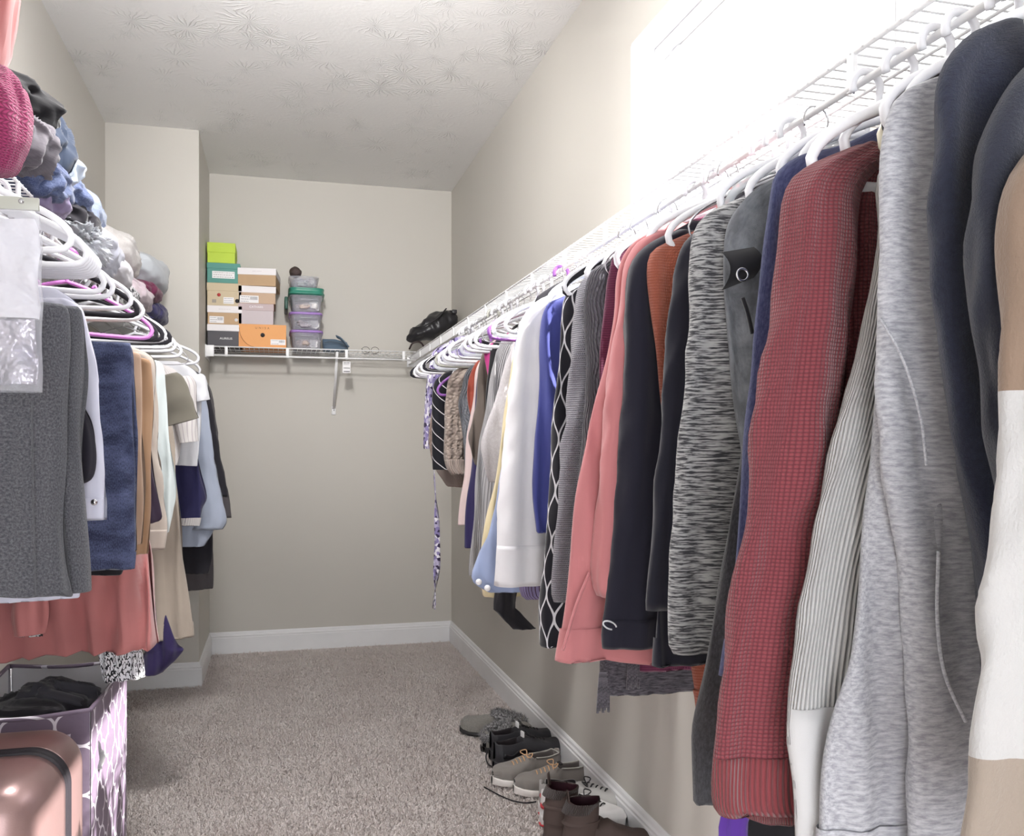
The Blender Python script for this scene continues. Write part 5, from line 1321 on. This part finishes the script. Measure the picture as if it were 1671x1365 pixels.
o = mk('shoelace', tube([flr(797, 1222, .05), flr(793, 1236, .03), flr(797, 1248), flr(808, 1254)], .0026, 6, smooth=24), blace)
o['label'] = 'short black lace looping off the left side of the black sneakers'; o['category'] = 'shoelace'; o['group'] = 'loose laces'
# 5 brown ankle boots
bt = lm('brown_suede', (78, 64, 60), .75); rb = F('brown_rib', (78, 68, 66), 'rib', (58, 50, 48), s=.7); bsl = lm('dark_boot_sole', (44, 36, 36))
wine = lm('wine_lining', (52, 22, 32), .5)
def boot_extra(root, M, ln, fn, sole):
    hw, bow, base, hgt = fn
    # ribbed shaft band and shaft tube
    def sh(r0, r1, z0, z1):
        def f(u, v):
            a = 2*PI*u
            zt = z0+(z1-z0)*v
            back = .010*(1-v)
            return Vector((ln*.215+(.050-.004*v+r0*0)*math.cos(a)*(1+r0)-back, bow(.2)+(.037)*(1+r0)*math.sin(a), zt-(0 if v < .9 else .012*abs(math.sin(a))*(v-.9)*10))), (u*.28, zt)
        return grid(f, 44, 16)
    mk('shaft', xf(sh(0, 0, sole+.045, sole+.155), M), bt, root)
    q = sh(-.07, 0, sole+.05, sole+.154); mk('shaft_lining', xf(q, M), wine, root)
    mk('rib_band', xf(sh(.03, 0, sole+.118, sole+.15), M), rb, root)
    mk('ankle_strap', xf(sh(.03, 0, sole+.088, sole+.098), M), bt, root)
    mk('pull_tab', xf(tube([(ln*.06, bow(.2)-.008, sole+.14), (ln*.04, bow(.2), sole+.18), (ln*.05, bow(.2)+.008, sole+.14)], .003, 6, smooth=12, flat=(.007, .0015)), M), bt, root)
k_bt = dict(W=.094, heel_h=.085, toe_h=.045, rim=.08, op=(.06, .36), sole=.028)
make_shoe('ankle_boot', 'dark brown ankle boot farther from the camera, shaft open to a wine lining', 'boot', GS, (960, 1394), (888, 1382), (bt, bsl, wine), extra=boot_extra, length=.26, seed=9, **k_bt)
make_shoe('ankle_boot', 'dark brown ankle boot with a ribbed band, cut by the bottom edge of the picture', 'boot', GS, (1018, 1408), (920, 1418), (bt, bsl, wine), extra=boot_extra, length=.265, seed=10, **k_bt)

# ------------------------------------------------------------------ laundry hamper
def trellis():
    t = NT('hamper_trellis_cloth'); uv = t.n('ShaderNodeTexCoord').outputs['UV']
    sp = t.n('ShaderNodeSeparateXYZ'); t.put(sp.inputs[0], uv)
    p = .105
    def fr(v): return t.M('ABSOLUTE', t.M('SUBTRACT', t.M('FRACT', t.M('DIVIDE', v, p)), .5))
    x, y = fr(sp.outputs[0]), fr(sp.outputs[1])
    def ln(a, b): return t.M('SQRT', t.M('ADD', t.M('MULTIPLY', a, a), t.M('MULTIPLY', b, b)))
    d = t.M('SUBTRACT', t.M('MINIMUM', ln(t.M('SUBTRACT', x, .26), y), ln(x, t.M('SUBTRACT', y, .26))), .215)
    # little steps where the lobes meet
    sq = t.M('SUBTRACT', t.M('MAXIMUM', x, y), .205)
    d = t.M('MINIMUM', d, sq)
    m = t.M('LESS_THAN', t.M('ABSOLUTE', t.M('ADD', d, -.022)), .026)
    col = t.mix(m, lin((118, 104, 122)), lin((226, 220, 230)))
    t.put(t.b.inputs['Base Color'], col); t.b.inputs['Roughness'].default_value = .5; t.b.inputs['Specular IOR Level'].default_value = .35
    t.bump(t.noise(uv, 16, 3), .5, .006); return t.m
TRL = trellis(); HWH = F('hamper_white_lining', (216, 212, 216), 'plain')
hx0, hx1, hy0, hy1, hz = -.66, -.382, 2.06, 2.53, .60
hp = thing('laundry_hamper', 'tall purple-grey laundry hamper with a white trellis pattern and white lining', 'laundry hamper', ((hx0+hx1)/2, (hy0+hy1)/2, 0))
def panel(a, b, off, z0, z1, uoff=0, bulge=.012, seed=0):
    a, b = Vector(a), Vector(b); d = b-a; n = Vector((d.y, -d.x, 0)).normalized()
    def f(u, v):
        z = z0+(z1-z0)*v; bl = bulge*math.sin(PI*u)*math.sin(PI*min(1, v*1.05))
        dip = .012*math.sin(PI*u)*(v > .93)
        rp = .005*math.sin(u*9+v*11+seed)*math.sin(PI*u)*math.sin(PI*v)+.004*noise.noise(Vector((u*4, v*7, seed)))*math.sin(PI*u)
        return a+d*u+n*(off+bl+rp)+Vector((0, 0, z-dip)), (uoff+u*d.length, z)
    return grid(f, 30, 30)
cor = [(hx0, hy0, 0), (hx1, hy0, 0), (hx1, hy1, 0), (hx0, hy1, 0)]
uo = 0
for i in range(4):
    a, b = cor[i], cor[(i+1) % 4]
    mk('side_panel', panel(a, b, .002, .012, hz, uo, .006, i), TRL, hp)
    mk('lining_panel', panel(a, b, -.003, .014, hz-.002, uo, -.0, i), HWH, hp)
    mk('rim_binding', tube([Vector(a)+Vector((0, 0, hz)), (Vector(a)+Vector(b))/2+Vector((0, 0, hz-.010)), Vector(b)+Vector((0, 0, hz))], .005, 8, smooth=12), TRL, hp)
    mk('corner_post', tube([Vector(a)+(Vector(((hx0+hx1)/2, (hy0+hy1)/2, 0))-Vector(a)).normalized()*.012+Vector((0, 0, .012)), Vector(a)+(Vector(((hx0+hx1)/2, (hy0+hy1)/2, 0))-Vector(a)).normalized()*.012+Vector((0, 0, hz-.004))], .0055, 10), CHR, hp)
    uo += (Vector(b)-Vector(a)).length
mk('hamper_base', box(hx0, hx1, hy0, hy1, .008, .02), TRL, hp, False)
mk('divider', panel((hx0, 2.36, 0), (hx1, 2.36, 0), 0, .02, hz-.04, 0, .004, 7), HWH, hp)
lump('laundry', 'black laundry crumpled near the top of the hamper', 'clothes', (-.515, 2.21, .50), (.25, .26, .17), F('washed_black', (62, 58, 66)), (0, 0, 0), 91, .2, group='laundry in the hamper', flat=.7)
lump('laundry', 'charcoal cloth peak standing up inside the hamper', 'clothes', (-.475, 2.25, .57), (.15, .14, .09), F('charcoal_cotton', (72, 70, 78)), (0, 20, 20), 92, .25, group='laundry in the hamper', flat=.8)
lump('laundry', 'dark cloth at the bottom of the hamper behind the divider', 'clothes', (-.52, 2.445, .26), (.23, .13, .4), F('washed_black', (62, 58, 66)), (0, 0, 0), 93, .06, group='laundry in the hamper', flat=.6)
lump('laundry', 'grey laundry filling the lower front of the hamper', 'clothes', (-.52, 2.21, .22), (.24, .25, .38), F('charcoal_cotton', (72, 70, 78)), (0, 0, 0), 94, .05, group='laundry in the hamper', flat=.6)

# ------------------------------------------------------------------ rose-gold hard-shell suitcase
su = thing('suitcase', 'rose-gold hard-shell suitcase with a black zip standing before the hamper', 'suitcase', (-.56, 1.72, 0))
def rose():
    t = NT('rose_gold_polycarbonate'); c = lin((152, 124, 122)); g = t.n('ShaderNodeTexCoord').outputs['Object']
    t.put(t.b.inputs['Base Color'], t.mix(t.noise(g, 4, 2), tuple(v*.97 for v in c), tuple(v*1.03 for v in c)))
    t.b.inputs['Metallic'].default_value = .45; t.b.inputs['Roughness'].default_value = .3
    vo = t.n('ShaderNodeTexVoronoi'); t.put(vo.inputs['Vector'], g); vo.inputs['Scale'].default_value = 420
    t.bump(vo.outputs['Distance'], .12, .0006); return t.m
ROSE = rose(); ZIP = plain('black_zip_tape', (40, 36, 42), .6, bump=(900, .5, .001))
sx, sz_, sw_, sh_ = -.56, .335, .196, .277      # centre x,z and half width/height of the shell
def rr_ring(w, h, r, y, n=14):
    out = []
    for (cx_, cz_, a0) in ((1, 1, 0), (-1, 1, 90), (-1, -1, 180), (1, -1, 270)):
        for k in range(n):
            a = math.radians(a0+90*k/(n-1)); out.append(Vector((sx+cx_*(w-r)+r*math.cos(a), y, sz_+cz_*(h-r)+r*math.sin(a))))
    return out
def loft(rings, cap0=True, cap1=True):
    V = [p for r in rings for p in r]; n = len(rings[0]); F_ = []
    for i in range(len(rings)-1):
        for q in range(n): F_.append((i*n+q, i*n+(q+1) % n, (i+1)*n+(q+1) % n, (i+1)*n+q))
    if cap0: F_.append(tuple(range(n-1, -1, -1)))
    if cap1: F_.append(tuple((len(rings)-1)*n+q for q in range(n)))
    return V, F_
R_ = lambda y, k, r=.07: rr_ring(sw_-k, sh_-k, max(.02, r-k*.6), y)
mk('rear_shell', loft([R_(1.93, .035), R_(1.925, .015), R_(1.91, .004), R_(1.89, 0), R_(1.80, 0), R_(1.795, .002)]), ROSE, su)
mk('zip_tape', loft([R_(1.795, .001), R_(1.79, -.001), R_(1.782, .0015), R_(1.778, .006), R_(1.774, .0015), R_(1.766, -.001), R_(1.76, .002)]), ZIP, su)
fy = [1.76, 1.74, 1.68, 1.63, 1.605, 1.59, 1.585]
fk = [.003, .002, .004, .012, .028, .06, .1]
mk('front_shell', loft([R_(y, k) for y, k in zip(fy, fk)]), ROSE, su)
for k in range(5):      # raised diagonal ribs on the front
    xo = sx-.16+.085*k
    pts = [Vector((xo-.055, 1.592, sz_-.14)), Vector((xo, 1.583, sz_-.01)), Vector((xo+.03, 1.584, sz_+.09)), Vector((xo+.06, 1.60, sz_+.17))]
    pts = [p for p in pts if abs(p.x-sx) < sw_-.035]
    if len(pts) > 2: mk('rib', tube(pts, .006, 8, smooth=16, flat=(.006, .004)), ROSE, su)
mk('zip_pull', tube([(sx+.182, 1.772, sz_+.06), (sx+.192, 1.768, sz_+.03), (sx+.190, 1.766, sz_)], .004, 8, smooth=8, flat=(.002, .006)), CHR, su)
mk('carry_handle', tube([(sx-.08, 1.84, sz_+sh_-.002), (sx-.07, 1.84, sz_+sh_+.018), (sx+.0, 1.84, sz_+sh_+.02), (sx-.0+.02, 1.84, sz_+sh_-.002)], .008, 8, smooth=20, flat=(.012, .005)), ZIP, su)
mk('lock_plate', box(sx+sw_-.004, sx+sw_+.004, 1.83, 1.87, sz_+.02, sz_+.075, .003), plain('grey_lock', (150, 146, 146), .4), su)
for a in (-1, 1):
    for y in (1.64, 1.86):
        wv = mk('wheel', tube([(sx+a*.15-.012, y, .03), (sx+a*.15+.012, y, .03)], .028, 20), DARKPL, su)
        mk('wheel_fork', box(sx+a*.15-.018, sx+a*.15+.018, y-.012, y+.012, .03, .066, .004), ZIP, wv)
